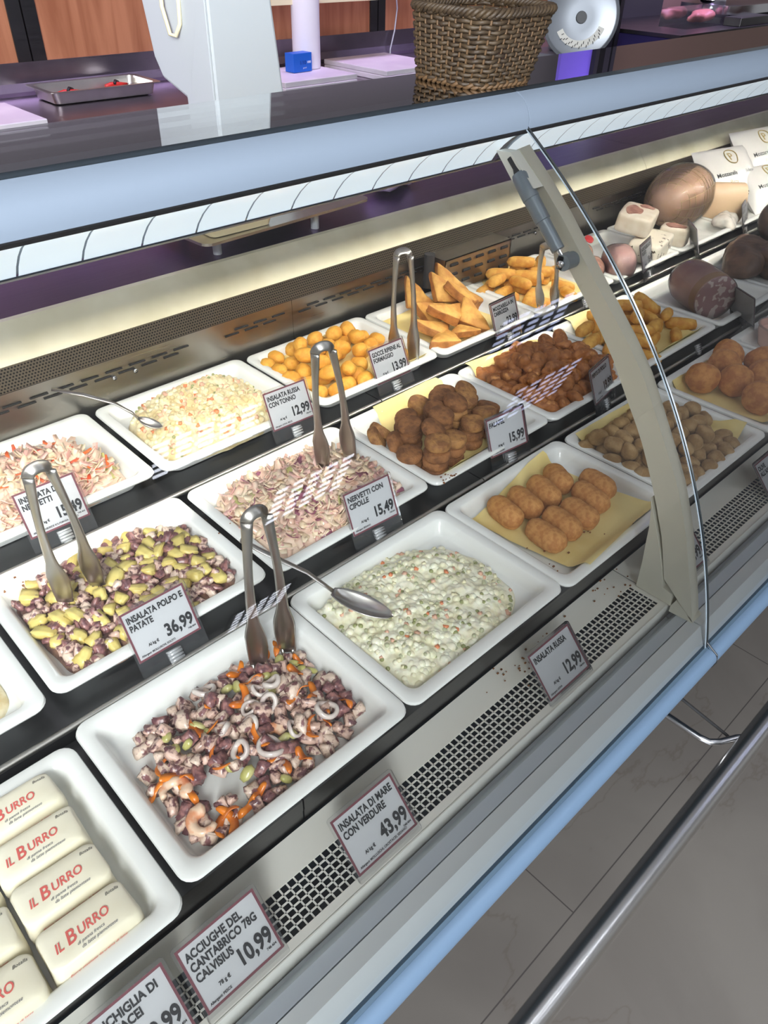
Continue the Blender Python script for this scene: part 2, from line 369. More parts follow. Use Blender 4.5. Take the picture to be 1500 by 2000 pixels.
def rrect(hw, hd, r, n=5):
    pts = []
    for cx, cy, a0 in ((hw - r, hd - r, 0), (-hw + r, hd - r, PI / 2), (-hw + r, -hd + r, PI), (hw - r, -hd + r, 1.5 * PI)):
        for k in range(n + 1):
            a = a0 + PI / 2 * k / n; pts.append((cx + r * math.cos(a), cy + r * math.sin(a)))
    return pts
def loft(mb, rings, cap0=True, cap1=True, mi=0):
    n = len(rings[0]); v = [p for r in rings for p in r]
    f = [(i * n + k, i * n + (k + 1) % n, (i + 1) * n + (k + 1) % n, (i + 1) * n + k) for i in range(len(rings) - 1) for k in range(n)]
    if cap0: f.append(tuple(range(n))[::-1])
    if cap1: f.append(tuple((len(rings) - 1) * n + k for k in range(n)))
    mb.add(v, f, mi)

# ================================================================ setting
mb = MB(); mb.box(-4, 10, -6, 6, -.05, 0); tag(mb.build('floor', M['marble']), None, None, kind='structure')
mb = MB(); mb.box(-4, 10, -6, 6, 3.02, 3.1); tag(mb.build('ceiling', mat('ceiling_paint', (214, 216, 218), .8)), None, None, kind='structure')
mb = MB(); mb.box(-4, 10, 3.62, 3.72, 0, 3.02); tag(mb.build('wall_back', mat('back_wall_paint', (150, 120, 110), .7)), None, None, kind='structure')
def wall_panel(x0, x1):
    m_ = MB(); m_.box(x0, x1, 3.60, 3.62, 1.0, 1.72); return m_
for i, (x0, x1) in enumerate(((-1.2, 1.386), (1.504, 3.335), (3.447, 5.2))):
    tag(wall_panel(x0, x1).build('trim_%d' % (i + 1), M['wood']), None, None, kind='structure')
for i, (x0, x1) in enumerate(((1.386, 1.441), (1.447, 1.504), (3.335, 3.388), (3.394, 3.447))):
    m_ = MB(); m_.box(x0, x1, 3.592, 3.62, 1.0, 2.6); tag(m_.build('trim_%d' % (i + 4), M['steel_dark']), None, None, kind='structure')
mb = MB(); mb.box(-1.2, 5.2, 3.59, 3.62, 1.72, 2.7); tag(mb.build('trim_8', mat('dark_wall_panel', (112, 106, 110), .4)), None, None, kind='structure')
# louvred ceiling fittings
def louvre(x, y, w, d, nx, ny, label):
    t = empty('ceiling_light', (x, y, 3.02)); tag(t, label, 'light', 'louvred ceiling lights over the shop floor')
    m_ = MB()
    m_.box(-w / 2 - .03, w / 2 + .03, -d / 2 - .03, d / 2 + .03, -.02, 0)
    m_.build('housing', M['darkgrey'], t)
    m_ = MB()
    for i in range(nx):
        for j in range(ny):
            cx = -w / 2 + w * (i + .5) / nx; cy = -d / 2 + d * (j + .5) / ny
            a = w / nx * .33; b = d / ny * .25
            m_.box(cx - a, cx + a, cy - b, cy + b, -.0235, -.0205)
    m_.build('lamp_cells', M['cell'] if x < 3 else M['cell2'], t)
M['cell'] = emis('lit_louvre_cell', (236, 242, 255), 9.); M['cell2'] = emis('dim_louvre_cell', (206, 216, 255), 4.)
for (x, y, w, d) in ((1.25, -.78, .5, .28), (1.98, -1.82, .55, .42), (2.05, -3.7, .5, .4), (3.45, -1.05, .7, .4), (4.2, -2.2, .8, .5)):
    louvre(x, y, w, d, 5, 6, 'white louvred ceiling light seen only as a reflection in the curved glass')

# ================================================================ display case
CASE = empty('display_case', (0, 0, 0)); tag(CASE, 'long refrigerated deli counter with curved glass, steel grille front and pale blue bumper', 'counter')
XL, XJ, XR = -1.0, .870, 3.7
BAYS = ((XL, XJ - .0012), (XJ + .0012, XR))
ZA, ZB, ZC = .770, .790, .815
# base, recessed
mb = MB(); mb.box(XL, XR, .42, 1.46, .10, .66); mb.build('base', M['darkgrey'], CASE)
mb = MB(); mb.box(XL, XR, .48, 1.42, 0, .10); mb.build('plinth', M['black'], CASE)
mb = MB(); mb.extx([(.205, .66), (.42, .60), (.42, .655), (.30, .68), (.215, .68)], XL, XR); mb.build('underside', M['bumper_d'], CASE)
for b0, b1 in BAYS:
    # front sill: blue-grey face, light top and groove
    mb = MB(); mb.extx([(.2075, .690), (.222, .722), (.240, .722), (.240, .66), (.215, .66), (.2075, .668)], b0, b1)
    mb.build('sill_front', M['alu_light'], CASE)
    mb = MB(); mb.extx([(.2415, .722), (.258, .7195), (.2655, .706), (.269, .702), (.2725, .703), (.2725, .66), (.2415, .66)], b0, b1)
    autosmooth(mb.build('sill_inner', M['sill'], CASE, True), .7)
    mb = MB(); mb.cyl((b0, .197, .678), (b1, .197, .678), .0135, 28); autosmooth(mb.build('bumper', M['bumper'], CASE))
    mb = MB(); mb.box(b0, b1, .2, .214, .655, .692); mb.build('bumper_channel', M['bumper_d'], CASE)
    # deck with the air grille
    mb = MB(); mb.box(b0, b1, .333, .372, .7285, .730); mb.box(b0, b1, .276, .286, .7285, .730)
    mb.box(b0, b1, .2745, .2765, .698, .730)
    ends = ((b1 - .012, b1),) if b0 < 0 else ((b0, b0 + .02),)
    for e0, e1 in ends: mb.box(e0, e1, .286, .333, .7285, .730)
    mb.build('deck', M['deck'], CASE)
    mb = MB(); mb.box(b0, b1, .275, .40, .64, .645); mb.build('duct', M['dark'], CASE)
    mb = MB(); gx0 = b0 + .02; gx1 = b1 - .012; p = .0093
    n = int((gx1 - gx0) / p)
    for i in range(n + 1): mb.box(gx0 + i * p - .00085, gx0 + i * p + .00085, .286, .333, .7272, .7288)
    for j in range(1, 6):
        y = .286 + j * .047 / 6; mb.box(gx0, gx1, y - .00085, y + .00085, .7272, .7288)
    mb.build('air_grille', M['wire'], CASE)
# shelves under the trays, two panels each with a joint
def shelf(y0, y1, z, xj, nose, front_drop):
    for x0, x1 in ((XL, xj - .001), (xj + .001, 2.45), (2.452, XR)):
        m_ = MB(); m_.box(x0, x1, y0, y1, z - .02, z - .0005)
        m_.box(x0, x1, y0 + .001, y0 + .003, z - front_drop, z - .01)
        m_.build('shelf', M['steel_dark'], CASE)
        if nose:
            m_ = MB(); m_.cyl((x0, y0, z - .002), (x1, y0, z - .002), .0042, 14); autosmooth(m_.build('shelf_nosing', M['steel'], CASE))
shelf(.374, .61, ZA, .259, False, .040)
shelf(.614, .878, ZB, .833, True, .05)
shelf(.884, 1.158, ZC, .855, True, .05)
# back panel with slots, perforated strip, sloping steel, worktop
for b0, b1 in ((XL, .08 + .0), (.081, .87), (.871, 1.9), (1.901, 3.7)):
    mb = MB(); mb.sheet([(1.158, .80), (1.160, .917)], b0, b1)
    for z, off in ((.897, 0.), (.889, .022)):
        x = -.5 + off
        while x < 3.6:
            if b0 + .01 < x < b1 - .035 and not (.60 < (x % 1.2) < .70): mb.tube([(x, 1.1578, z), (x + .030, 1.1578, z)], .0016, 6, 1)  # slots are dark raised capsules, their inner shade is colour
            x += .044
    mb.build('back_panel', [M['steel_mid'], M['dark']], CASE)
for x in (-.2, .48, .52, 1.66, 1.72, 2.6):
    mb = MB(); mb.cyl((x, 1.1585, .885), (x, 1.154, .885), .004, 10); autosmooth(mb.build('rivet', M['chrome'], CASE))
mb = MB(); mb.sheet([(1.172, .90), (1.180, .965)], XL, XR); mb.build('back_duct', M['dark'], CASE)
me = bpy.data.meshes.new('perf'); me.from_pydata([(XL, 1.160, .918), (XR, 1.160, .918), (XR, 1.168, .960), (XL, 1.168, .960)], [], [(0, 1, 2, 3)])
uv = me.uv_layers.new(name='UVMap'); L_ = (XR - XL) / .0052
for i, c in enumerate(((0, 0), (L_, 0), (L_, 9), (0, 9))): uv.data[i].uv = c
link('perforated_strip', me, M['perf'], CASE, False)
for b0, b1 in ((XL, 2.182), (2.184, XR)):
    mb = MB(); mb.extx([(1.165, .958), (1.168, .964), (1.205, 1.0105), (1.212, 1.0125), (1.215, 1.009), (1.18, .955)], b0, b1)
    autosmooth(mb.build('sloping_panel', M['steel_slope'], CASE), .5)
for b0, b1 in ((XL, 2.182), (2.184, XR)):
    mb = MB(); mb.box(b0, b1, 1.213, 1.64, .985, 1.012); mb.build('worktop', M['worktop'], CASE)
mb = MB(); mb.box(XL, XR, 1.20, 1.46, .66, .985); mb.build('rear_body', M['steel_dark'], CASE)
# top rail of the case
rail = []
for k in range(13):
    a = k / 12; ang = math.radians(-8 + 98 * a)
    rail.append((.678 - .0395 * math.cos(ang), 1.3145 + .036 * math.sin(ang) + .001))
railp = rail + [(.700, 1.3515), (.700, 1.335), (.665, 1.315), (.645, 1.3085)]
for b0, b1 in BAYS:
    mb = MB(); mb.extx(railp, b0, b1); autosmooth(mb.build('top_rail', M['alu'], CASE), .5)
    mb = MB(); mb.box(b0, b1, .6385, .647, 1.3055, 1.3105); mb.build('glass_seal', M['black'], CASE)
    # lamp housing + segmented diffuser below the rail
    mb = MB(); mb.extx([(.646, 1.309), (.70, 1.335), (.73, 1.32), (.722, 1.285), (.705, 1.27), (.70, 1.272), (.655, 1.302)], b0, b1)
    mb.build('lamp_housing', M['alu'], CASE)
    prof = [(.6455, 1.3045), (.656, 1.298), (.668, 1.288), (.679, 1.276), (.686, 1.2655)]
    mb = MB(); x = b0 + .01; kk = 0
    pw = .0605
    while x < b1 - .02:
        xe = min(x + pw - .0022, b1 - .008)
        mb.sheet(prof, x, xe, 0); x += pw
    autosmooth(mb.build('light_diffuser', M['diff'], CASE))
    mb = MB(); mb.sheet([(y + .0012, z + .0012) for y, z in prof], b0, b1); mb.build('diffuser_back', M['diff_e'], CASE)
    mb = MB(); mb.sheet([(.6855, 1.2665), (.690, 1.262), (.69, 1.2605), (.684, 1.2645)], b0, b1); mb.build('diffuser_lip', M['alu'], CASE)
# curved front glass
def gy(z):
    c = (0.5417239908745844, -1.4190494839860428, 1.8706867591463727, -1.020315713256041, 0.3607158098112842)
    return (((c[0] * z + c[1]) * z + c[2]) * z + c[3]) * z + c[4]
gz = [.692 + (1.311 - .692) * k / 40 for k in range(41)]
for b0, b1 in BAYS:
    b0 = b0 + .001; b1 = b1 - .0015
    mb = MB(); mb.sheet([(gy(z), z) for z in gz], b0, b1)
    g = mb.build('curved_glass', M['glass'], CASE, True)
# the visible edges of the two panes at the joint
mb = MB(); mb.tube([(.8705, gy(z) + .0002, z) for z in gz], [(.0026, .0014)] * 41, 6, flat=(0, 1, 0)); autosmooth(mb.build('glass_edge', M['glass_edge'], CASE))
mb = MB(); mb.tube([(.8662, gy(z) - .0006, z) for z in gz[:]], [(.0008, .0009)] * 41, 6, flat=(0, 1, 0)); autosmooth(mb.build('glass_edge', M['strut'], CASE))
mb = MB(); mb.tube([(.8705, .206, .70), (.8706, .196, .6935), (.8702, .186, .688), (.869, .1832, .676), (.8695, .187, .662)], .0012, 6); mb.build('edge_cord', M['black'], CASE)
# counter-top glass
for b0, b1 in BAYS:
    mb = MB(); mb.box(b0, b1, .664, .812, 1.3495, 1.3545); mb.build('top_glass', M['glass_top'], CASE)
mb = MB()
for x in (-.5, .6, 1.3, 2.4, 3.4): mb.box(x - .006, x + .006, .80, .81, 1.012, 1.349) if False else None
# post between the bays
inner = [(.620, 1.262), (.575, 1.205), (.542, 1.159), (.511, 1.129), (.473, 1.089), (.448, 1.06), (.422, 1.023), (.409, 1.005), (.384, .971), (.362, .933), (.346, .903), (.339, .891), (.312, .832), (.292, .770), (.284, .752), (.265, .744), (.234, .727)]
outer = [(.645, 1.287), (.599, 1.250), (.564, 1.219), (.529, 1.184), (.488, 1.143), (.470, 1.126), (.425, 1.082), (.398, 1.050), (.372, 1.012), (.314, .924), (.284, .862), (.264, .809), (.246, .762), (.234, .724)]
def resample(pl, n):
    P = [Vector((a, b, 0)) for a, b in pl]; L = [0]
    for i in range(1, len(P)): L.append(L[-1] + (P[i] - P[i - 1]).length)
    out = []
    for k in range(n):
        t = L[-1] * k / (n - 1); i = 0
        while i < len(L) - 2 and L[i + 1] < t: i += 1
        u = (t - L[i]) / max(1e-9, L[i + 1] - L[i]); q = P[i].lerp(P[i + 1], u); out.append((q.x, q.y))
    return out
N = 28; ri = resample([(.655, 1.282), (.632, 1.262)] + inner[1:14], N); ro = resample(outer, N)
mb = MB(); X0, X1 = .8645, .8895
rings = [[(X0, *ri[k]), (X0, *ro[k]), (X1, ro[k][0] + .003, ro[k][1] + .001), (X1, *ri[k])] for k in range(N)]
loft(mb, rings)
autosmooth(mb.build('post', M['post'], CASE), .4)
mb = MB(); toe = [(.345, .889), (.339, .866), (.335, .840), (.333, .813), (.330, .780), (.328, .731), (.27, .731), (.274, .752), (.289, .755), (.300, .790), (.318, .832)]
mb.extx(toe[::-1], .8635, .8905); mb.build('post_foot', M['post'], CASE, bevel=.0006)
mb = MB(); mb.extx([(.27, .731), (.27, .7195), (.234, .722), (.232, .7255), (.265, .745)], .8645, .8895); mb.build('post_foot', M['post'], CASE)
mb = MB(); mb.extx([(.668, 1.283), (.645, 1.285), (.600, 1.250), (.634, 1.249)], .846, .8645); mb.build('post_gusset', M['deck'], CASE)
# gas strut
mb = MB(); mb.tube([(.848, .646, 1.278), (.848, .635, 1.268), (.848, .628, 1.260)], [.004, .004, .0065], 14)
mb.build('strut_cap', M['black'], CASE)
mb = MB(); a = Vector((.848, .630, 1.262)); b = Vector((.848, .551, 1.184)); d = b - a
mb.tube([a, a + d * .04, a + d * .33, a + d * .335, a + d * .62, a + d * .625, b], [.0085, .0105, .0112, .0105, .0105, .0092, .0088], 24)
autosmooth(mb.build('gas_strut', M['strut'], CASE), .5)
mb = MB(); mb.tube([b, b + d * .12], .003, 10, 0); mb.build('strut_rod', M['chrome'], CASE)
mb = MB(); mb.tube([(.842, .537, 1.172), (.8645, .537, 1.172)], [.0105, .0105], 20); mb.box(.842, .8645, .537, .546, 1.162, 1.18)
autosmooth(mb.build('strut_bracket', M['strut'], CASE), .5)
mb = MB(); mb.cyl((.836, .538, 1.171), (.846, .538, 1.171), .0045, 12); autosmooth(mb.build('bolt', M['chrome'], CASE), .5)
# perforated steel box on the back panel
mb = MB(); mb.box(1.255, 1.487, 1.100, 1.102, .845, .922); mb.box(1.255, 1.487, 1.10, 1.158, .92, .922); mb.box(1.485, 1.487, 1.10, 1.158, .845, .92); mb.box(1.255, 1.257, 1.10, 1.158, .845, .92)
for i in range(5):
    for j in range(3):
        x = 1.272 + i * .044; z = .908 - j * .022; mb.tube([(x, 1.0998, z), (x + .024, 1.0998, z)], .0035, 8, 1)  # holes drawn as dark capsules, shade put into the colour
mb.build('sensor_cover', [M['steel_mid'], M['dark']], CASE)
mb = MB(); mb.tube([(1.235, 1.13, .935), (1.235, 1.13, .86)], .012, 14); autosmooth(mb.build('sensor', M['darkgrey'], CASE), .5)
# customer guard rail
GR = empty('guard_rail', (0, .118, 0)); tag(GR, 'thick polished steel guard tube running along the foot of the counter', 'rail')
GR.location = (0, 0, 0)
mb = MB(); mb.cyl((-1, .118, .37), (3.7, .118, .37), .0195, 40); autosmooth(mb.build('tube', M['rail_tube'], GR))
def brk(x):
    m_ = MB(); m_.tube([(x, .44, .372), (x, .28, .372), (x, .185, .372), (x + .004, .168, .372), (x + .018, .155, .372), (x + .05, .138, .372), (x + .065, .125, .372)], .0062, 12)
    o = m_.build('bracket', M['chrome'], GR); autosmooth(o)
brk(.995); brk(2.6)
mb = MB(); mb.tube([(1.045, .42, .40), (1.0455, .24, .375), (1.05, .13, .352)], .0028, 8)
tag(mb.build('cable', M['black']), 'thin black cable running from under the counter beside the steel rail bracket', 'cable')

# ================================================================ trays
def tray_mesh():
    m_ = MB()
    L = [(.124, .094, .016, 0), (.127, .097, .018, .001), (.138, .108, .020, .0215), (.149, .119, .016, .0225), (.1505, .1205, .017, .0255), (.1495, .1195, .017, .0285), (.147, .117, .016, .0298),
         (.135, .105, .014, .0288), (.1325, .1025, .013, .0272), (.1285, .0985, .012, .0185), (.1245, .0945, .012, .0095), (.121, .091, .012, .0072), (.06, .045, .01, .0068)]
    loft(m_, [[(x, y, z) for x, y in rrect(a, b, r)] for a, b, r, z in L])
    return m_.mesh('tray')
TM = tray_mesh(); TM.materials.append(M['tray'])
def tray_h(x, y):
    """height of the tray's inner surface above its foot at local x, y"""
    d = max(abs(x) - .121, abs(y) - .091)
    if d <= 0: return .0072
    if d < .012: return .0072 + d / .012 * .021
    return .0298
TR = {}
def tray(key, x, y, z, label, rz=0.):
    o = link('serving_tray', TM); o.location = (x, y, z); o.rotation_euler = (0, 0, rz); tag(autosm(o), label, 'tray', 'white rectangular serving trays'); TR[key] = (x, y, z); return o
def autosm(o): return o
autosmooth(link('tmp', TM)); bpy.data.objects.remove(bpy.data.objects['tmp'])
yA, yB, yC = .484, .751, 1.015
cols = [-.045, .2625, .566, .869, 1.172, 1.478, 1.785, 2.09, 2.40, 2.71]
tray('butter', -.045, .469, ZA, 'white tray holding wrapped butter packs, front row at bottom left')
tray('sea', .2630, yA, ZA, 'white tray holding the seafood and carrot salad')
tray('rusA', .5655, yA, ZA, 'white front-row tray holding the pale green-flecked russian salad', .0)
tray('croq', .8665, .480, ZA, 'white tray with nine croquettes on yellow paper')
tray('oli', 1.1725, .474, ZA, 'white tray heaped with breaded olives, crossed by the grey post')
tray('ara', 1.4795, .470, ZA, 'white tray with big round rice balls at the right edge')
tray('tub', 1.787, .470, ZA, 'white tray holding a pink tub, cut by the right edge of the photo')
tray('cream', -.041, .755, ZB, 'white tray of cream salad cut by the left edge, behind the butter')
tray('pol', .2685, .760, ZB, 'white tray holding octopus and potato salad')
tray('ner', .5795, .754, ZB, 'white tray holding pink tendon and onion salad in the middle row')
tray('fal', .884, .748, ZB, 'white tray holding stacked brown falafel')
tray('nug', 1.186, .743, ZB, 'white tray holding fried chicken nuggets')
tray('stB', 1.494, .742, ZB, 'white middle-row tray of golden potato croquettes, right of the post')
tray('mor', 1.801, .738, ZB, 'white tray holding the cut mottled sausage')
tray('roa', 2.107, .738, ZB, 'white tray holding dark roast meat')
tray('neC', .2645, 1.036, ZC, 'white back-row tray of tendon salad with red pepper strips')
tray('ruC', .5755, 1.030, ZC, 'white back-row tray heaped with tuna russian salad')
tray('goc', .884, 1.022, ZC, 'white tray of small round yellow cheese bites')
tray('moz', 1.189, 1.016, ZC, 'white tray of fried mozzarella sandwiches')
tray('stC', 1.494, 1.012, ZC, 'white back-row tray of long golden croquettes, left of the post')
tray('mt1', 1.80, 1.010, ZC, 'white tray with wrapped sausage and rinded blocks')
tray('mt2', 2.106, 1.010, ZC, 'white tray under the netted ham')
tray('mt3', 2.412, 1.010, ZC, 'white tray under the printed mozzarella bags')

# ---------------- papers
def paper(key, pts, label, curl=.004):
    tx, ty, tz = TR[key]; n = 26
    a, b, c, d = [Vector((p[0], p[1], 0)) for p in pts]  # back-left, back-right, front-right, front-left
    v = []; f = []
    for i in range(n + 1):
        for j in range(n + 1):
            u = i / n; w = j / n; p = a.lerp(b, u).lerp(d.lerp(c, u), w)
            # smooth height over the tray's slopes
            hs = 0
            for dx in (-.008, 0, .008):
                for dy in (-.008, 0, .008): hs += tray_h(p.x - tx + dx, p.y - ty + dy)
            h = max(tray_h(p.x - tx, p.y - ty), hs / 9) + .0012
            e = min(u, 1 - u, w, 1 - w)
            h += curl * max(0, 1 - e / .12) ** 2 * (.4 + .6 * abs(noise.noise(Vector((p.x * 14, p.y * 14, 3)))))
            h += .0008 * noise.noise(Vector((p.x * 40, p.y * 40, 0)))
            v.append((p.x, p.y, tz + h))
    for i in range(n):
        for j in range(n): k = i * (n + 1) + j; f.append((k, k + 1, k + n + 2, k + n + 1))
    me = bpy.data.meshes.new('paper'); me.from_pydata(v, [], f); me.update()
    o = link('paper_liner', me, M['paper'], None, True); tag(o, label, 'paper', 'yellow paper tray liners'); return o
paper('croq', [(.742, .562), (.962, .590), (.992, .382), (.775, .366)], 'yellow paper sheet under the nine croquettes')
paper('fal', [(.818, .866), (.985, .868), (1.006, .664), (.765, .640)], 'yellow paper sheet under the brown falafel', .006)
paper('goc', [(.752, 1.112), (.980, 1.126), (1.010, .916), (.772, .924)], 'yellow paper sheet under the small yellow cheese bites')
paper('moz', [(1.068, 1.108), (1.275, 1.112), (1.296, .912), (1.062, .922)], 'yellow paper sheet under the fried mozzarella sandwiches')
paper('nug', [(1.070, .868), (1.297, .842), (1.290, .664), (1.062, .652)], 'yellow paper sheet under the fried chicken nuggets', .008)
paper('stB', [(1.400, .866), (1.585, .842), (1.610, .640), (1.395, .635)], 'yellow paper sheet under the potato croquettes right of the post', .008)
paper('oli', [(1.045, .582), (1.262, .578), (1.312, .392), (1.070, .376)], 'yellow paper sheet under the breaded olives', .010)
paper('ara', [(1.365, .572), (1.570, .570), (1.590, .372), (1.378, .378)], 'yellow paper sheet under the big round rice balls', .008)
paper('stC', [(1.402, 1.118), (1.60, 1.118), (1.590, .920), (1.398, .912)], 'yellow paper sheet under the long golden croquettes in the back row')

# ================================================================ food: countable pieces
GRP = {}
def pieces(name, meshes, m, items, label, cat, group, cells=True):
    """items: (x, y, z, rx, ry, rz, scale)"""
    protos = []; xs_ = sorted(q[0] for q in items); ys_ = sorted(q[1] for q in items); zs_ = sorted(q[2] for q in items)
    for me in meshes:
        if not me.materials: me.materials.append(m)
        me.polygons.foreach_set('use_smooth', [True] * len(me.polygons)); protos.append(None)
    for i, (x, y, z, rx, ry, rz, s) in enumerate(items):
        k = i % len(meshes)
        if protos[k] is None:
            o = bpy.data.objects.new(name, meshes[k]); COL.objects.link(o); protos[k] = o
            tag(o, label, cat, group)
        else: o = protos[k].copy(); COL.objects.link(o)
        if cells and len(items) > 14:
            n_ = len(items); cx = ('left', 'middle', 'right')[min(2, 3 * sum(v < x for v in xs_) // n_)]; cy = ('front', 'centre', 'back')[min(2, 3 * sum(v < y for v in ys_) // n_)]
            lv = 'lying on top of the heap' if z > zs_[0] + .017 else 'lying low in the heap'
            o['label'] = label + ', ' + lv + ', ' + cy + ' ' + cx
        o.location = (x, y, z); o.rotation_euler = (rx, ry, rz); o.scale = (s, s, s)
U = R_.uniform
# cheese bites (gocce)
def drop(seed):
    me = sq(.0185, .0145, .014, 2., .10, 90, seed, 3, fine=.05, ffreq=330)
    for v in me.vertices:
        t = abs(v.co.x) / .0185
        if t > .6: v.co.y *= 1 - .55 * (t - .6) / .4; v.co.z *= 1 - .55 * (t - .6) / .4; v.co.x *= 1.06
    return me
g1 = [(0.789, 1.112), (0.836, 1.118), (0.797, 1.073), (0.758, 1.098), (0.760, 1.064), (0.760, 1.026), (0.793, 1.032), (0.896, 1.109), (0.936, 1.112), (0.976, 1.108), (0.976, 1.071), (0.992, 1.041), (0.967, 1.033), (0.770, 0.987), (0.806, 0.991), (0.838, 0.981), (0.863, 0.960), (0.824, 0.940), (0.796, 0.937), (0.764, 0.950), (0.861, 0.933), (0.982, 0.960), (0.893, .985), (.925, .955), (.935, 1.02), (.90, 1.05), (.86, 1.07), (.93, 1.075), (.832, 1.03), (.955, .985), (.925, .925)]
g2 = [(0.833, 1.090), (0.872, 1.092), (0.915, 1.085), (0.950, 1.085), (0.886, 1.028), (0.852, 1.012), (0.818, 1.008), (0.906, .998), (.87, 1.045), (.845, 1.05), (.94, 1.045), (.812, 1.05), (.80, .965), (.84, .955)]
pieces('cheese_bite', [drop(i) for i in range(4)], M['gocce'],
       [(x, y, ZC + .0225, U(-.3, .3), U(-.3, .3), U(0, 3.1), U(.96, 1.08)) for x, y in g1] + [(x, y, ZC + .044, U(-.4, .4), U(-.4, .4), U(0, 3.1), U(.96, 1.06)) for x, y in g2],
       'golden pointed cheese bite', 'cheese bite', 'golden cheese bites in the back row tray')
# falafel
def disc(r, h, seed):
    m_ = MB(); off = Vector((seed * 2.3, seed, seed * .7)); n = 40
    pr_ = [(.02, -1), (.5, -1), (.80, -.97), (.92, -.80), (.985, -.45), (1., 0), (.985, .45), (.92, .80), (.80, .95), (.5, 1.), (.25, 1.02), (.02, 1.03)]
    loft(m_, [[(r * a * math.cos(2 * PI * k / n), r * a * math.sin(2 * PI * k / n), h * b) for k in range(n)] for a, b in pr_])
    me = m_.mesh('disc')
    for v in me.vertices: v.co = v.co * (1 + .045 * noise.noise(v.co * 60 + off) + .03 * noise.noise(v.co * 300 + off))
    bm = bmesh.new(); bm.from_mesh(me)
    for e in bm.edges:
        if len(e.link_faces) == 2 and e.calc_face_angle(0) > .42: e.smooth = False
    bm.to_mesh(me); bm.free()
    return me
fA = [disc(.0218, .0088, i) for i in range(3)]; fB = [disc(.0214, .0086, i + 7) for i in range(2)]
z0 = ZB + .0085; h_ = .0172
fl = []
def stack(x, y, n, tilt_top=0.):
    for k in range(n): fl.append((x + U(-.0015, .0015), y + U(-.0015, .0015), z0 + .0100 + k * h_, tilt_top if k == n - 1 else U(-.05, .05), 0 if k < n - 1 else -tilt_top * .4, U(0, 6), U(.97, 1.03)))
stack(.775, .668, 4); stack(.757, .711, 2); stack(.823, .676, 3); stack(.800, .752, 3, .3); stack(.842, .722, 4, .1); stack(.885, .690, 3); stack(.868, .760, 3, -.3); stack(.893, .735, 4, .35)
stack(.930, .700, 3, .3); stack(.912, .785, 3, .1); stack(.938, .748, 3, -.25); stack(.832, .795, 2, .3); stack(.965, .775, 3, .4); stack(.972, .725, 2, .3); stack(.885, .812, 2, .3); stack(.950, .812, 2); stack(.99, .79, 1, .2)
fl += [(.768, .752, z0 + .024, .9, .2, .4, 1), (.757, .790, z0 + .021, .95, -.1, .9, 1), (.778, .802, z0 + .02, .8, .3, 1.3, 1), (.800, .700, z0 + .062, .5, .1, .4, 1)]
pieces('falafel', fA + fB, M['falafel'], fl, 'brown falafel patty', 'falafel', 'falafel stacked on yellow paper')
for me in fB: me.materials.clear(); me.materials.append(M['falafel_l'])
# croquettes: eight, each with its own label
cm = [sq(.0335, .0195, .0185, 3., .07, 45, i, 4, n2=2.2, fine=.035, ffreq=330) for i in range(3)]
for me in cm: me.materials.append(M['croq']); me.polygons.foreach_set('use_smooth', [True] * len(me.polygons))
CQ = [(.787, .530, 1.0, 'browned croquette at the left end, nearest the russian salad'), (.829, .524, .95, 'second croquette from the left in the slanting left row'),
      (.875, .520, .9, 'third croquette from the left in the slanting left row'), (.922, .528, .72, 'croquette at the back corner of the paper, top of the group'),
      (.787, .452, 1.35, 'foremost croquette of the right row, nearest the counter front'), (.830, .452, 1.3, 'croquette directly behind the foremost one'),
      (.871, .450, 1.28, 'middle croquette of the five in the right row'), (.918, .462, 1.25, 'fourth croquette of the right row, touching the last one'), (.958, .474, 1.2, 'last croquette of the right row, nearest the grey post')]
CQ = CQ[:9]
for i, (x, y, a, lb) in enumerate(CQ):
    o = bpy.data.objects.new('croquette', cm[i % 3]); COL.objects.link(o); o.location = (x, y, ZA + .0262); o.rotation_euler = (U(-.1, .1), U(-.06, .06), PI / 2 + (a - 1.15) * 1.2 if i < 4 else a + .15)
    tag(o, lb, 'croquette', 'large fried croquettes on yellow paper')
# rice balls
am = [sq(.0325, .0325, .030, 2.1, .10, 40, i, 4, fine=.03, ffreq=300) for i in range(3)]
AR = [(.0, 1.409, .531, 'big round fried rice ball at the left, standing apart on the paper'), (0, 1.543, .545, 'big fried rice ball at the back of the heap'), (.0, 1.500, .530, 'big fried rice ball just in front of the rearmost'),
      (0, 1.448, .482, 'big fried rice ball in the middle front of the heap'), (0, 1.420, .418, 'big fried rice ball nearest the counter front, with a shiny grease spot'), (0, 1.572, .486, 'big fried rice ball cut by the right edge of the photo, behind'), (0, 1.508, .455, 'big fried rice ball at the right edge, in front')]
for i, (_, x, y, lb) in enumerate(AR):
    me = am[i % 3]
    if not me.materials: me.materials.append(M['aran']); me.polygons.foreach_set('use_smooth', [True] * len(me.polygons))
    o = bpy.data.objects.new('rice_ball', me); COL.objects.link(o); o.location = (x, y, ZA + .0375); o.rotation_euler = (U(0, 6), U(0, 6), U(0, 6)); tag(o, lb, 'rice ball', 'big fried rice balls on yellow paper')
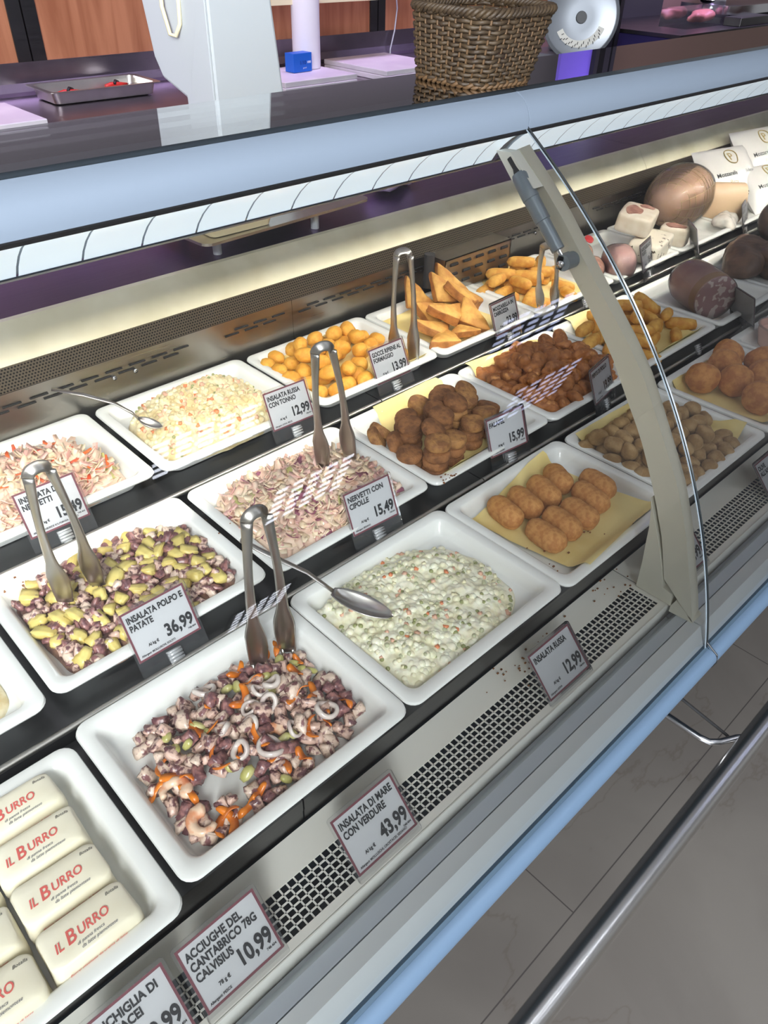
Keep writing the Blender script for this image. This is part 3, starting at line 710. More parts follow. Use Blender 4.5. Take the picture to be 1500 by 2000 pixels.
# olives
om = [sq(.0168, .0138, .0136, 2.3, .16, 70, i, 3, fine=.04, ffreq=360) for i in range(5)]
ol = [(0.1043, 0.556)]
L1 = [(1.040, .552), (1.072, .556), (1.107, .552), (1.138, .555), (1.170, .556), (1.058, .526), (1.090, .520), (1.120, .525), (1.150, .528), (1.038, .498), (1.066, .494), (1.044, .466), (1.075, .462), (1.040, .438), (1.070, .432), (1.098, .495), (1.128, .497), (1.105, .465), (1.136, .468), (1.160, .500), (1.192, .528), (1.222, .530), (1.250, .527), (1.277, .525), (1.285, .495), (1.255, .498), (1.225, .500), (1.192, .498), (1.166, .470), (1.198, .466), (1.230, .468), (1.262, .466), (1.288, .458), (1.250, .437), (1.218, .436), (1.186, .438), (1.154, .438), (1.124, .436), (1.098, .432), (1.100, .402), (1.132, .405), (1.164, .406), (1.196, .406), (1.228, .407), (1.260, .407), (1.115, .380), (1.147, .377), (1.180, .379), (1.212, .382), (1.244, .384), (1.205, .556), (1.238, .554), (1.085, .380), (1.072, .404)]
L2 = [(1.056, .540), (1.088, .538), (1.122, .540), (1.054, .510), (1.082, .507), (1.113, .510), (1.144, .512), (1.090, .478), (1.120, .482), (1.152, .484), (1.182, .484), (1.210, .484), (1.240, .484), (1.176, .452), (1.207, .452), (1.238, .452), (1.142, .452), (1.112, .450), (1.058, .480), (1.176, .514), (1.208, .514), (1.240, .512), (1.170, .422), (1.204, .422), (1.136, .420), (1.27, .482), (1.16, .54), (1.07, .45)]
pieces('breaded_olive', om, M['olive'], [(x + U(-.002, .002), y + U(-.002, .002), ZA + .0225, U(0, 3), U(-.3, .3), U(0, 3), U(.93, 1.08)) for x, y in L1] +
       [(x + U(-.002, .002), y + U(-.002, .002), ZA + .0425, U(0, 3), U(-.4, .4), U(0, 3), U(.93, 1.08)) for x, y in L2],
       'tan breaded olive', 'olive', 'breaded olives on yellow paper')
# golden sticks
sm = [sq(.0335, .0135, .0132, 3.4, .06, 50, i, 3, n2=2., fine=.03, ffreq=330) for i in range(4)]
def sticks(lst, z, label, group):
    pieces('potato_croquette', sm, M['stick'], [(x, y, z + .0212 + .0225 * lv, U(-.1, .1), dz, a, s) for x, y, lv, a, dz, s in lst], label, 'croquette', group)
sticks([(1.386, .800, .7, .15, 0, 1), (1.405, .770, 0, .2, 0, 1), (1.345, .757, .6, .1, 0, 1), (1.352, .715, .5, .4, .1, 1), (1.40, .72, 0, 1.2, 0, 1), (1.44, .80, 0, .6, 0, 1), (1.49, .81, 0, 1.1, 0, 1), (1.54, .80, 0, .3, 0, 1), (1.45, .745, 0, .9, 0, 1), (1.50, .745, 0, 2.2, 0, 1), (1.55, .735, 0, 1.3, 0, 1), (1.605, .690, 0, 2.25, 0, 1.08), (1.585, .745, 0, .5, 0, 1),
        (1.48, .69, 0, .2, 0, 1), (1.54, .665, 0, .6, 0, .9), (1.435, .685, 0, 1.5, 0, 1), (1.40, .655, 0, 1.7, 0, 1),
        (1.46, .81, 1, 2.4, .05, 1), (1.525, .79, 1, .9, 0, 1), (1.575, .765, 1, 2.3, -.2, 1), (1.475, .755, 1, 2.0, .1, 1), (1.53, .735, 1, 1.2, .0, 1), (1.575, .715, 1, .3, .1, .9), (1.50, .70, 1, .2, .1, 1), (1.45, .71, 1, 2.2, .1, 1), (1.425, .745, 1, .8, 0, 1), (1.41, .685, 1, 1.9, 0, 1),
        (1.50, .775, 2, 2.2, .1, 1), (1.545, .755, 2, 1.9, -.5, 1), (1.47, .73, 2, .4, .1, 1), (1.59, .79, .8, 1.2, .2, .9)], ZB,
       'finger croquette right of post', 'golden finger croquettes right of the post')
sticks([(1.36, 1.065, 0, 0.2, 0, 1.05), (1.385, 1.03, 0, .1, 0, 1), (1.365, .99, 0, .3, 0, 1), (1.41, 1.085, 0, .4, 0, 1), (1.45, 1.09, 0, .9, 0, 1), (1.50, 1.095, 0, .2, 0, 1), (1.56, 1.085, 0, 1.2, 0, 1), (1.44, 1.03, 0, 1.9, 0, 1), (1.49, 1.04, 0, 2.5, 0, 1), (1.54, 1.035, 0, 1.0, 0, 1), (1.58, 1.03, 0, .5, 0, .95), (1.42, .975, 0, .4, 0, 1), (1.40, .945, 0, 2.3, 0, 1), (1.53, .965, 0, 1.8, 0, .9), (1.50, .925, 0, 1.2, 0, .9),
        (1.425, 1.072, 1, 2.25, .05, 1.1), (1.462, 1.022, 1, 2.0, .05, 1.15), (1.39, 1.055, 1, .2, .05, 1.0), (1.50, 1.078, 1, .15, 0, 1), (1.535, 1.062, 1, 1.5, .1, .9), (1.42, 1.01, 1, 1.4, .1, 1), (1.555, 1.055, 1.2, .6, .1, 1), (1.51, 1.02, 1, 2.4, .1, 1), (1.475, 1.055, 2, 2.1, .1, 1)], ZC,
       'finger croquette left of post', 'golden finger croquettes left of the post')
# nuggets
def nugget(seed):
    r = random.Random(seed)
    return sq(.021 * r.uniform(.8, 1.25), .0145 * r.uniform(.85, 1.2), .0125 * r.uniform(.85, 1.2), 2.2, .75, 46, seed, 4, fine=.10, ffreq=230)
nm = [nugget(i + 20) for i in range(7)]
def inpoly(x, y, P):
    c = False; j = len(P) - 1
    for i in range(len(P)):
        if (P[i][1] > y) != (P[j][1] > y) and x < (P[j][0] - P[i][0]) * (y - P[i][1]) / (P[j][1] - P[i][1]) + P[i][0]: c = not c
        j = i
    return c
def edge_dist(x, y, P):
    m_ = 9
    for i in range(len(P)):
        a = Vector(P[i - 1]); b = Vector(P[i]); p = Vector((x, y)); d = b - a; t = max(0, min(1, (p - a).dot(d) / d.length_squared)); m_ = min(m_, (p - a - d * t).length)
    return m_
def scatter(P, n, mind, rnd, tries=6000):
    xs = [p[0] for p in P]; ys = [p[1] for p in P]; out = []
    for _ in range(tries):
        x = rnd.uniform(min(xs), max(xs)); y = rnd.uniform(min(ys), max(ys))
        if inpoly(x, y, P) and all((x - a) ** 2 + (y - b) ** 2 > mind * mind for a, b in out): out.append((x, y))
        if len(out) >= n: break
    return out
NUG = [(1.075, .835), (1.165, .842), (1.250, .835), (1.296, .80), (1.30, .70), (1.275, .655), (1.18, .645), (1.075, .652), (1.068, .74)]
rn = random.Random(3); ng = []
for (lv, mind, inset) in ((0, .0235, 0), (1, .025, .022), (2, .027, .048)):
    for x, y in scatter(NUG, 60, mind, rn):
        if edge_dist(x, y, NUG) > inset: ng.append((x, y, ZB + .021 + lv * .019 + rn.uniform(-.003, .003), rn.uniform(-.7, .7), rn.uniform(-.5, .5), rn.uniform(0, 6), rn.uniform(.9, 1.15)))
pieces('chicken_nugget', nm, M['nug'], ng, 'craggy fried chicken nugget', 'nugget', 'fried chicken nuggets on yellow paper')
# fried mozzarella sandwiches
def sandwich(seed, leg=.082, th=.024):
    r = random.Random(seed); T = [(0, 0), (leg, 0), (0, leg)]; c = leg / 3; bm = bmesh.new(); n = 10
    lo = []; 
    base = []
    for i in range(3):
        a = Vector(T[i]); b = Vector(T[(i + 1) % 3])
        for k in range(n): base.append(a.lerp(b, k / n))
    def ring(s, z, rr=.10):
        out = []
        for k, p in enumerate(base):
            q = Vector((p.x - c, p.y - c)) * s; e = min(k % n, n - k % n) / (n / 2); q *= 1 - .09 * (1 - e) ** 2
            out.append((q.x, q.y, z))
        return out
    mbb = MB(); rings = [ring(.25, -th * .50), ring(.6, -th * .52), ring(.88, -th * .48), ring(.98, -th * .36), ring(1., -th * .16), ring(.965, 0), ring(1., th * .16), ring(.98, th * .36), ring(.88, th * .48), ring(.6, th * .56), ring(.25, th * .58)]
    loft(mbb, rings); me = mbb.mesh('sandwich'); off = Vector((seed * 3.3, seed, 0))
    for v in me.vertices: v.co += Vector((noise.noise(v.co * 60 + off), noise.noise(v.co * 60 + off * 2), noise.noise(v.co * 50 - off))) * .003
    me.materials.append(M['toast']); me.materials.append(M['toast_edge'])
    for p in me.polygons: p.use_smooth = True; p.material_index = 1 if abs(p.normal.z) < .5 else 0
    return me
SW = [sandwich(i) for i in range(4)]
def sw(i, loc, rot, label, s=1.):
    o = bpy.data.objects.new('fried_sandwich', SW[i % 4]); COL.objects.link(o); o.location = loc; o.rotation_euler = rot; o.scale = (s, s, s)
    sb = o.modifiers.new('s', 'SUBSURF'); sb.levels = 1; sb.render_levels = 1
    tag(o, label, 'fried sandwich', 'fried mozzarella sandwiches')
zc = ZC + .010
sw(0, (1.165, 1.098, zc + .040), (math.radians(72), math.radians(0), math.radians(-30 + 0)), 'fried mozzarella triangle standing on edge at the back left with its tip up', .95)
sw(1, (1.262, 1.092, zc + .045), (math.radians(68), math.radians(0), math.radians(-25)), 'tallest fried mozzarella triangle standing upright beside the dark sensor', 1.05)
sw(2, (1.140, 1.030, zc + .032), (math.radians(62), math.radians(-22), math.radians(20)), 'fried mozzarella sandwich leaning against the upright triangle, edge on', 1.05)
sw(3, (1.105, .985, zc + .020), (math.radians(20), math.radians(8), math.radians(35)), 'fried mozzarella sandwich lying flat left of centre, crust edge forward', 1.0)
sw(0, (1.150, .990, zc + .043), (math.radians(24), math.radians(-6), math.radians(40)), 'fried mozzarella sandwich stacked on the flat left one', 1.0)
sw(1, (1.092, .944, zc + .014), (math.radians(10), math.radians(2), math.radians(72)), 'foremost fried mozzarella sandwich, near the paper front edge', 1.05)
sw(2, (1.195, .965, zc + .030), (math.radians(30), math.radians(14), math.radians(-50)), 'thick fried mozzarella sandwich just left of its price tag', 1.0)
sw(3, (1.225, 1.010, zc + .050), (math.radians(25), math.radians(18), math.radians(15)), 'fried mozzarella sandwich on top of the heap behind the price tag', 1.0)
sw(0, (1.255, 1.035, zc + .022), (math.radians(20), 0, math.radians(100)), 'browned fried mozzarella sandwich under the heap on the right', 1.05)
sw(1, (1.205, 1.055, zc + .055), (math.radians(55), 0, math.radians(-20)), 'fried mozzarella sandwich leaning in the middle of the heap', .95)
sw(2, (1.150, .945, zc + .016), (0, 0, math.radians(200)), 'small fried mozzarella sandwich corner under the thick one', .7)

# ================================================================ mounds
def polyR(P, cx, cy, a):
    dx, dy = math.cos(a), math.sin(a); best = .02
    for i in range(len(P)):
        x1, y1 = P[i - 1]; x2, y2 = P[i]; ex, ey = x2 - x1, y2 - y1; den = dx * ey - dy * ex
        if abs(den) < 1e-9: continue
        t = ((x1 - cx) * ey - (y1 - cy) * ex) / den; u = ((x1 - cx) * dy - (y1 - cy) * dx) / den
        if t > 0 and -1e-6 <= u <= 1 + 1e-6: best = max(best, t)
    return best
class Mound:
    def __init__(s, P, z, H, pw=3., lump=.004, lf=70, seed=0, peak=(0, 0), wob=.04):
        s.cx = sum(p[0] for p in P) / len(P); s.cy = sum(p[1] for p in P) / len(P); s.P = P; s.z = z; s.H = H; s.pw = pw; s.lump = lump; s.lf = lf; s.seed = seed; s.peak = peak
        s.T = []
        n = 180
        raw = [polyR(P, s.cx, s.cy, 2 * PI * k / n) for k in range(n)]
        for k in range(n):
            a = 2 * PI * k / n; v = sum(raw[(k + d) % n] for d in range(-4, 5)) / 9
            s.T.append(v * 1.06 * (1 + wob * noise.noise(Vector((math.cos(a) * 4, math.sin(a) * 4, seed)))))
    def Rr(s, a):
        q = (a / (2 * PI) * 180) % 180; i = int(q); f = q - i; return s.T[i % 180] * (1 - f) + s.T[(i + 1) % 180] * f
    def h(s, x, y):
        dx, dy = x - s.cx, y - s.cy; r = math.hypot(dx, dy); t = min(1, r / s.Rr(math.atan2(dy, dx)))
        b = (1 - t ** s.pw) ** .6 * s.H * (1 + s.peak[0] * dx / .12 + s.peak[1] * dy / .1)
        p = Vector((x, y, s.seed)) * s.lf
        v = noise.voronoi(p)[0]; l = (.55 - v[0]) * s.lump * 1.6 + noise.noise(p * .35) * s.lump * 1.8 + noise.noise(p * 2.6) * s.lump * .35
        return s.z + max(-.001, b + l * min(1, (1 - t) * 9))
    def mesh(s, nr=60, na=180):
        v = [(s.cx, s.cy, s.h(s.cx, s.cy))]; f = []
        for i in range(1, nr + 1):
            t = (i / nr) ** .8
            for k in range(na):
                a = 2 * PI * k / na; r = s.Rr(a) * t; x = s.cx + r * math.cos(a); y = s.cy + r * math.sin(a)
                v.append((x, y, s.h(x, y) if i < nr else s.z - .0015))
        for k in range(na): f.append((0, 1 + k, 1 + (k + 1) % na))
        for i in range(nr - 1):
            for k in range(na): a = 1 + i * na; f.append((a + k, a + na + k, a + na + (k + 1) % na, a + (k + 1) % na))
        me = bpy.data.meshes.new('mound'); me.from_pydata(v, [], f); me.update(); return me
    def rand(s, rnd, k=.96):
        a = rnd.uniform(0, 2 * PI); t = math.sqrt(rnd.random()) * k; r = s.Rr(a) * t
        return s.cx + r * math.cos(a), s.cy + r * math.sin(a)
def bits(md, n, maker, rnd, sink, name, mats, parent, mi_fn=None, k=.96):
    """many small inclusions of a salad, one mesh"""
    mb_ = MB()
    for _ in range(n):
        x, y = md.rand(rnd, k); z = md.h(x, y)
        vs, fs = maker(rnd); rot = Matrix.Rotation(rnd.uniform(0, 6.3), 3, 'Z') @ Matrix.Rotation(rnd.uniform(-.6, .6), 3, 'X') @ Matrix.Rotation(rnd.uniform(-.6, .6), 3, 'Y')
        mi = mi_fn(rnd) if mi_fn else 0
        mb_.add([rot @ Vector(p) + Vector((x, y, z + sink)) for p in vs], fs, mi)
    me = mb_.mesh(name); o = link(name, me, mats, parent, True); o['kind'] = 'stuff'; return o
def mk_ball(r0, r1):
    bm = bmesh.new(); bmesh.ops.create_icosphere(bm, subdivisions=2, radius=1); V = [tuple(v.co) for v in bm.verts]; F = [tuple(v.index for v in f.verts) for f in bm.faces]; bm.free()
    def g(r):
        s = r.uniform(r0, r1); return [(a * s, b * s, c * s * .9) for a, b, c in V], F
    return g
def mk_cube(s0, s1):
    def g(r):
        m_ = MB(); a, b, c = (r.uniform(s0, s1) / 2 for _ in range(3)); m_.box(-a, a, -b, b, -c, c)
        return [(x * r.uniform(.8, 1.1), y * r.uniform(.8, 1.1), z) for x, y, z in m_.v], m_.f
    return g
def mk_flake(l0, l1, w0, w1, curl=1.):
    def g(r):
        L = r.uniform(l0, l1); w = r.uniform(w0, w1); n = 5; m_ = []; f = []; cu = r.uniform(-1, 1) * curl; tw = r.uniform(-.8, .8); th = .0011
        for i in range(n + 1):
            t = i / n - .5; ww = w * (1 - 1.6 * abs(t) ** 2.2) * r.uniform(.8, 1.1); z = cu * L * t * t * 1.6; a = tw * t
            for s_ in (-1, 1):
                m_.append((t * L, s_ * ww / 2 * math.cos(a), z + s_ * ww / 2 * math.sin(a))); m_.append((t * L, s_ * ww / 2 * math.cos(a), z + s_ * ww / 2 * math.sin(a) - th))
        for i in range(n):
            a = i * 4; b = a + 4; f += [(a, a + 2, b + 2, b), (a + 1, b + 1, b + 3, a + 3), (a, b, b + 1, a + 1), (a + 2, a + 3, b + 3, b + 2)]
        f += [(0, 1, 3, 2), (n * 4, n * 4 + 2, n * 4 + 3, n * 4 + 1)]
        return m_, f
    return g
# russian salads
RUSA = [(.435, .56), (.493, .580), (.58, .582), (.650, .555), (.680, .49), (.663, .412), (.618, .388), (.509, .384), (.452, .386), (.438, .419), (.431, .485)]
md = Mound(RUSA, ZA + .0075, .023, 5., .0044, 72, 1, (-.1, .1))
rs = link('russian_salad', md.mesh(95, 260), M['mayo'], None, True); tag(rs, 'pale creamy russian salad with peas and carrot, spread in the front row tray', 'salad', None, 'stuff')
rr = random.Random(11)
bits(md, 150, mk_ball(.0027, .0037), rr, -.0004, 'pea', [M['pea'], M['pea_m']], rs, lambda r: 0 if r.random() < .45 else 1)
bits(md, 110, mk_cube(.004, .0065), rr, -.0006, 'carrot_dice', [M['carrot'], M['carrot_p'], M['potw']], rs, lambda r: r.choice((0, 1, 1, 1, 2, 2, 2, 2)))
bits(md, 300, mk_ball(.0036, .0068), rr, -.0022, 'dressed_potato', [M['mayo']], rs)
RUSC = [(.458, 1.090), (.52, 1.112), (.618, 1.115), (.680, 1.095), (.692, .993), (.66, .940), (.58, .930), (.496, .935), (.462, .95), (.452, 1.03)]
md2 = Mound(RUSC, ZC + .0075, .042, 2.6, .0068, 62, 5, (.0, .2))
rs2 = link('tuna_russian_salad', md2.mesh(95, 240), M['mayo_w'], None, True); tag(rs2, 'high heap of cream coloured tuna russian salad in the back row', 'salad', None, 'stuff')
bits(md2, 50, mk_ball(.0024, .0032), rr, .0002, 'pea', [M['pea']], rs2)
bits(md2, 90, mk_cube(.0045, .0075), rr, .0004, 'carrot_dice', [M['carrot'], M['carrot_p']], rs2, lambda r: r.choice((0, 1, 1)))
bits(md2, 420, mk_ball(.003, .006), rr, -.0008, 'dressed_potato', [M['mayo_w'], M['potw']], rs2, lambda r: 1 if r.random() < .2 else 0)
# tendon salads
NERB = [(.458, .828), (.526, .846), (.615, .848), (.700, .828), (.705, .730), (.69, .668), (.615, .655), (.489, .662), (.460, .680), (.450, .74)]
md3 = Mound(NERB, ZB + .0075, .036, 2.8, .004, 60, 8, (-.05, .15))
n1 = link('tendon_salad', md3.mesh(50, 150), M['pinkm'], None, True); tag(n1, 'heap of glossy pink tendon shreds with purple onion in the middle row', 'salad', None, 'stuff')
bits(md3, 800, mk_flake(.014, .030, .007, .013), rr, .0012, 'meat_shreds', [M['pinkm'], M['pinkd'], M['creamm'], M['onion'], M['celery']], n1, lambda r: r.choice((0, 0, 0, 0, 1, 1, 2, 2, 2, 0, 2, 1, 0, 3, 0, 2) + (4,) * (r.random() < .25)))
NERC = [(.150, 1.115), (.271, 1.122), (.344, 1.110), (.382, .991), (.370, .945), (.274, .937), (.188, .945), (.152, 1.0)]
md4 = Mound(NERC, ZC + .0075, .028, 2.8, .004, 60, 9)
n2 = link('pepper_tendon_salad', md4.mesh(50, 150), M['pinkm'], None, True); tag(n2, 'pale pink tendon salad with bright red pepper strips at the left edge', 'salad', None, 'stuff')
bits(md4, 700, mk_flake(.018, .040, .008, .015), rr, .0012, 'meat_shreds', [M['pinkm'], M['creamm'], M['pinkd']], n2, lambda r: r.choice((0, 1, 0, 1, 0, 2)))
bits(md4, 60, mk_flake(.016, .040, .004, .008, .8), rr, .0035, 'pepper_strips', [M['pepper'], M['celery']], n2, lambda r: r.choice((0, 0, 0, 1)))
# cream salad at far left
CR = [(-.155, .838), (-.02, .842), (.068, .840), (.076, .76), (.072, .672), (-.03, .668), (-.155, .668)]
md5 = Mound(CR, ZB + .0075, .010, 8, .004, 70, 12)
cs = link('cream_salad', md5.mesh(50, 140), M['mayo_w'], None, True); tag(cs, 'yellowish cream salad cut by the left edge, behind the butter packs', 'salad', None, 'stuff')

# ---------------- octopus and potato salad: pieces
POL = [(.150, .828), (.193, .846), (.238, .848), (.275, .848), (.34, .846), (.388, .817), (.392, .738), (.386, .680), (.319, .664), (.24, .662), (.160, .668), (.148, .765)]
md6 = Mound(POL, ZB + .0075, .017, 3.4, .003, 90, 15)
pb = link('salad_dressing_base', md6.mesh(50, 150), M['olein'], None, True); tag(pb, 'dark dressed scraps at the bottom of the octopus and potato salad', 'salad', None, 'stuff')
ocm = [chunk(.0155, .0125, .010, i + 1) for i in range(5)] + [chunk(.021, .011, .009, i + 11) for i in range(3)]
ptm = [chunk(.021 * (1 + .25 * (i % 2)), .0165, .0105, i + 43, amp=.22) for i in range(5)]
for i, me in enumerate(ocm):
    me.materials.append((M['oct'], M['oct_d'], M['oct_w'], M['oct'], M['oct_d'], M['oct_w'], M['oct_d'], M['oct'])[i]); me.polygons.foreach_set('use_smooth', [True] * len(me.polygons))
rp = random.Random(21)
def place_on(md, pts, dz=.004):
    return [(x, y, md.h(x, y) + dz + rp.uniform(-.001, .002), rp.uniform(-.9, .9), rp.uniform(-.9, .9), rp.uniform(0, 6), rp.uniform(.85, 1.2)) for x, y in pts]
pt = scatter(POL, 66, .0175, rp); oc = scatter(POL, 300, .0086, rp, 12000)
oc = [p for p in oc if all((p[0] - a) ** 2 + (p[1] - b) ** 2 > .0078 ** 2 for a, b in pt)]
pieces('potato_piece', ptm, M['potato'], [(x, y, z + .002, rx * .5, ry * .5, rz, s * 1.08) for x, y, z, rx, ry, rz, s in place_on(md6, pt)], 'yellow potato chunk in octopus salad', 'potato', 'potato chunks in the octopus salad')
pieces('octopus_piece', ocm, None, place_on(md6, oc), 'octopus piece among potatoes', 'octopus piece', 'octopus pieces in the potato salad')
# ---------------- seafood salad
SEA = [(.147, .526), (.166, .550), (.191, .562), (.254, .568), (.318, .558), (.375, .534), (.380, .475), (.376, .415), (.341, .398), (.267, .393), (.214, .394), (.152, .398), (.145, .434), (.142, .474)]
holes = [(.186, .438, .013), (.205, .428, .010), (.212, .410, .009), (.200, .520, .007), (.155, .52, .010), (.25, .43, .005)]
ss = [p for p in scatter(SEA, 360, .0122, rp, 12000) if all(math.hypot(p[0] - a, p[1] - b) > r for a, b, r in holes)]
class Flat:
    def h(s, x, y): d = edge_dist(x, y, SEA); return ZA + .0085 + min(.014, max(0, d - .006) * .32) + .002 * noise.noise(Vector((x * 60, y * 60, 0)))
fl_ = Flat()
kinds = {'o': [], 'c': [], 'k': []}
for i, p in enumerate(ss):
    kinds['c' if i % 8 == 3 else 'o'].append(p)
sc = [chunk(.0178, .0145, .0115, i + 31) for i in range(5)]
for i, me in enumerate(sc): me.materials.append((M['oct'], M['oct_w'], M['oct_d'], M['oct_w'], M['oct'])[i]); me.polygons.foreach_set('use_smooth', [True] * len(me.polygons))
pieces('octopus_piece', sc, None, place_on(fl_, kinds['o'], .004) + place_on(fl_, [p for p in scatter(SEA, 34, .02, rp) if edge_dist(*p, SEA) > .022 and all(math.hypot(p[0] - a, p[1] - b) > r + .006 for a, b, r in holes)], .012),
       'octopus piece in seafood salad', 'octopus piece', 'octopus pieces in the seafood salad')
cl = [sq(.009, .0055, .004, 2.6, .2, 90, i + 50, 2) for i in range(3)]
pieces('celery_piece', cl, M['celery'], place_on(fl_, kinds['c'], .007), 'green celery slice', 'celery', 'celery slices in the seafood salad')
def ring_mesh(R0, r, seed):
    m_ = MB(); m_.tube([(R0 * math.cos(2 * PI * k / 24) * (1 + .2 * math.sin(seed)), R0 * math.sin(2 * PI * k / 24), .0015 * math.sin(2 * PI * k / 12 + seed)) for k in range(24)], [(r * 1.3, r)] * 24, 8, closed=True, flat=(0, 0, 1)); return m_.mesh('ring')
rg = [ring_mesh(.0085, .0024, 1), ring_mesh(.0065, .0026, 2), ring_mesh(.010, .0022, 3)]
RG = [(.297, .500), (.295, .479), (.296, .433), (.262, .469), (.234, .449), (.262, .432), (.254, .552), (.236, .485), (.275, .487), (.34, .43), (.315, .50)]
pieces('squid_ring', rg, M['squid'], [(x, y, fl_.h(x, y) + .013, rp.uniform(-.7, .7), rp.uniform(-.7, .7), rp.uniform(0, 6), rp.uniform(.9, 1.3)) for x, y in RG], 'white squid ring lying on the seafood salad', 'squid ring', 'squid rings in the seafood salad')
def strip_mesh(L, w, bend, seed):
    v = []; f = []; n = 14; r = random.Random(seed); ph = r.uniform(0, 6)
    for i in range(n + 1):
        t = i / n; a = bend * (t - .5); x = L * (t - .5) if abs(bend) < .1 else L / bend * math.sin(a); y = 0 if abs(bend) < .1 else L / bend * (1 - math.cos(a)); z = .003 * math.sin(t * 7 + ph)
        ww = w * (1 - (2 * t - 1) ** 6) + .0008; nx, ny = -math.sin(a), math.cos(a); tl = .7 * math.sin(t * 4 + ph)
        for s_ in (-1, 1):
            for dz in (0, -.0016): v.append((x + nx * s_ * ww * math.cos(tl), y + ny * s_ * ww * math.cos(tl), z + s_ * ww * math.sin(tl) + dz))
    for i in range(n):
        a = i * 4; b = a + 4; f += [(a, a + 2, b + 2, b), (a + 1, b + 1, b + 3, a + 3), (a, b, b + 1, a + 1), (a + 2, a + 3, b + 3, b + 2)]
    f += [(0, 1, 3, 2), (n * 4, n * 4 + 2, n * 4 + 3, n * 4 + 1)]
    me = bpy.data.meshes.new('strip'); me.from_pydata(v, [], f); me.update(); return me
cs_ = [strip_mesh(.040, .0034, 2.2, 1), strip_mesh(.030, .003, 1.1, 2), strip_mesh(.022, .0034, .5, 3), strip_mesh(.046, .0036, -2.8, 4)]
CA = [(.172, .473, 1.4), (.169, .447, 1.0), (.232, .447, .5), (.176, .405, .3), (.186, .396, .8), (.204, .396, .1), (.365, .515, 2.8), (.308, .426, .6), (.263, .412, 1.1), (.146, .478, 2.), (.224, .402, .2), (.278, .502, 2.2), (.345, .457, .5), (.338, .545, .3), (.334, .421, 2.5), (.204, .456, .9), (.30, .548, .2), (.36, .55, .6), (.245, .525, 2), (.162, .498, .4), (.325, .47, 1.9), (.37, .43, .9), (.285, .405, 2.9), (.215, .50, 1.3), (.255, .45, 2.7), (.305, .525, 1.7), (.35, .50, 1.1)]
pieces('carrot_strip', cs_, M['carrots'], [(x, y, (fl_.h(x, y) if inpoly(x, y, SEA) else ZA + .009) + .0125, rp.uniform(-.35, .35), rp.uniform(-.3, .3), a * 1.7, rp.uniform(.8, 1.1)) for x, y, a in CA], 'orange carrot strip', 'carrot', 'carrot strips in the seafood salad')
def prawn(seed):
    m_ = MB(); pts = []; rs_ = []
    for k in range(16):
        t = k / 15; a = -2.4 + 4.4 * t; R0 = .012 - .002 * t; pts.append((R0 * math.cos(a), R0 * math.sin(a), .001 * math.sin(t * 5))); rs_.append((.0068 * (1 - .55 * t) * (1 + .07 * math.sin(k * 2.6)), .0074 * (1 - .6 * t) * (1 + .07 * math.sin(k * 2.6))))
    rs_[0] = (.003, .003); m_.tube(pts, rs_, 14, flat=(0, 0, 1)); me = m_.mesh('prawn')
    for v in me.vertices: v.co *= 1 + .06 * noise.noise(v.co * 200)
    return me
pr = [prawn(1)]; pr[0].materials.append(M['shrimp']); pr[0].polygons.foreach_set('use_smooth', [True] * len(pr[0].polygons))
for x, y, a, lb in ((.158, .462, 1.1, 'curled pink prawn at the left end of the seafood salad'), (.163, .413, 3.3, 'curled prawn near the front left corner of the seafood salad'), (.276, .445, 2.2, 'peeled prawn lying in the middle of the seafood salad')):
    o = bpy.data.objects.new('prawn', pr[0]); COL.objects.link(o); o.location = (x, y, ZA + .023); o.scale = (1.12, 1.12, 1.12); o.rotation_euler = (.1, .1, a); tag(o, lb, 'prawn', 'prawns in the seafood salad')
# crumbs
mb = MB(); rc = random.Random(5)
for cx, cy, cz, r, n in ((.757, .628, ZB + .031, .010, 14), (.60, .35, .7305, .03, 26), (.84, .35, .7305, .03, 18), (.145, .845, ZB + .031, .02, 10), (.41, .75, ZB + .031, .05, 12), (.80, .40, ZA + .011, .06, 16)):
    for _ in range(n):
        x, y = cx + rc.gauss(0, r), cy + rc.gauss(0, r * .4); s = rc.uniform(.0006, .0016); mb.box(x - s, x + s, y - s, y + s * .6, cz, cz + s)
tag(mb.build('crumbs', M['falafel']), 'tiny brown crumbs scattered on the tray rims and steel deck', 'crumbs', None, 'stuff')

# ================================================================ butter packs
BW, BD, BH = .082, .0500, .034
def bz(x, y):
    u = abs(2 * x / BW); w = abs(2 * y / BD)
    return BH * (1 - .10 * u ** 6 - .14 * w ** 4) + .0006 * noise.noise(Vector((x * 40, y * 60, 0)))
def butter_mesh(seed):
    m_ = MB(); rings = []
    def ring(sx, sy, z, r): return [(x, y, z) for x, y in rrect(BW / 2 * sx, BD / 2 * sy, r, 4)]
    rings = [ring(.95, .98, 0, .004), ring(1, 1.05, .004, .005), ring(1.01, 1.03, .015, .006), ring(1.0, .95, .025, .007), ring(.975, .87, .0300, .008)]
    for s in (.94, .85, .7, .5, .25):
        rings.append([(x, y, bz(x, y)) for x, y in rrect(BW / 2 * s, BD / 2 * s * .88, .008 * s, 4)])
    loft(m_, rings); me = m_.mesh('butter')
    for v in me.vertices:
        if v.co.z < .031:
            v.co += Vector((noise.noise(v.co * 60 + Vector((seed, 0, 0))), noise.noise(v.co * 60 + Vector((0, seed, 0))), 0)) * .0034
    return me
BM = [butter_mesh(i * 3.1) for i in range(3)]
zt = lambda x, y: bz(x, y) + .0006
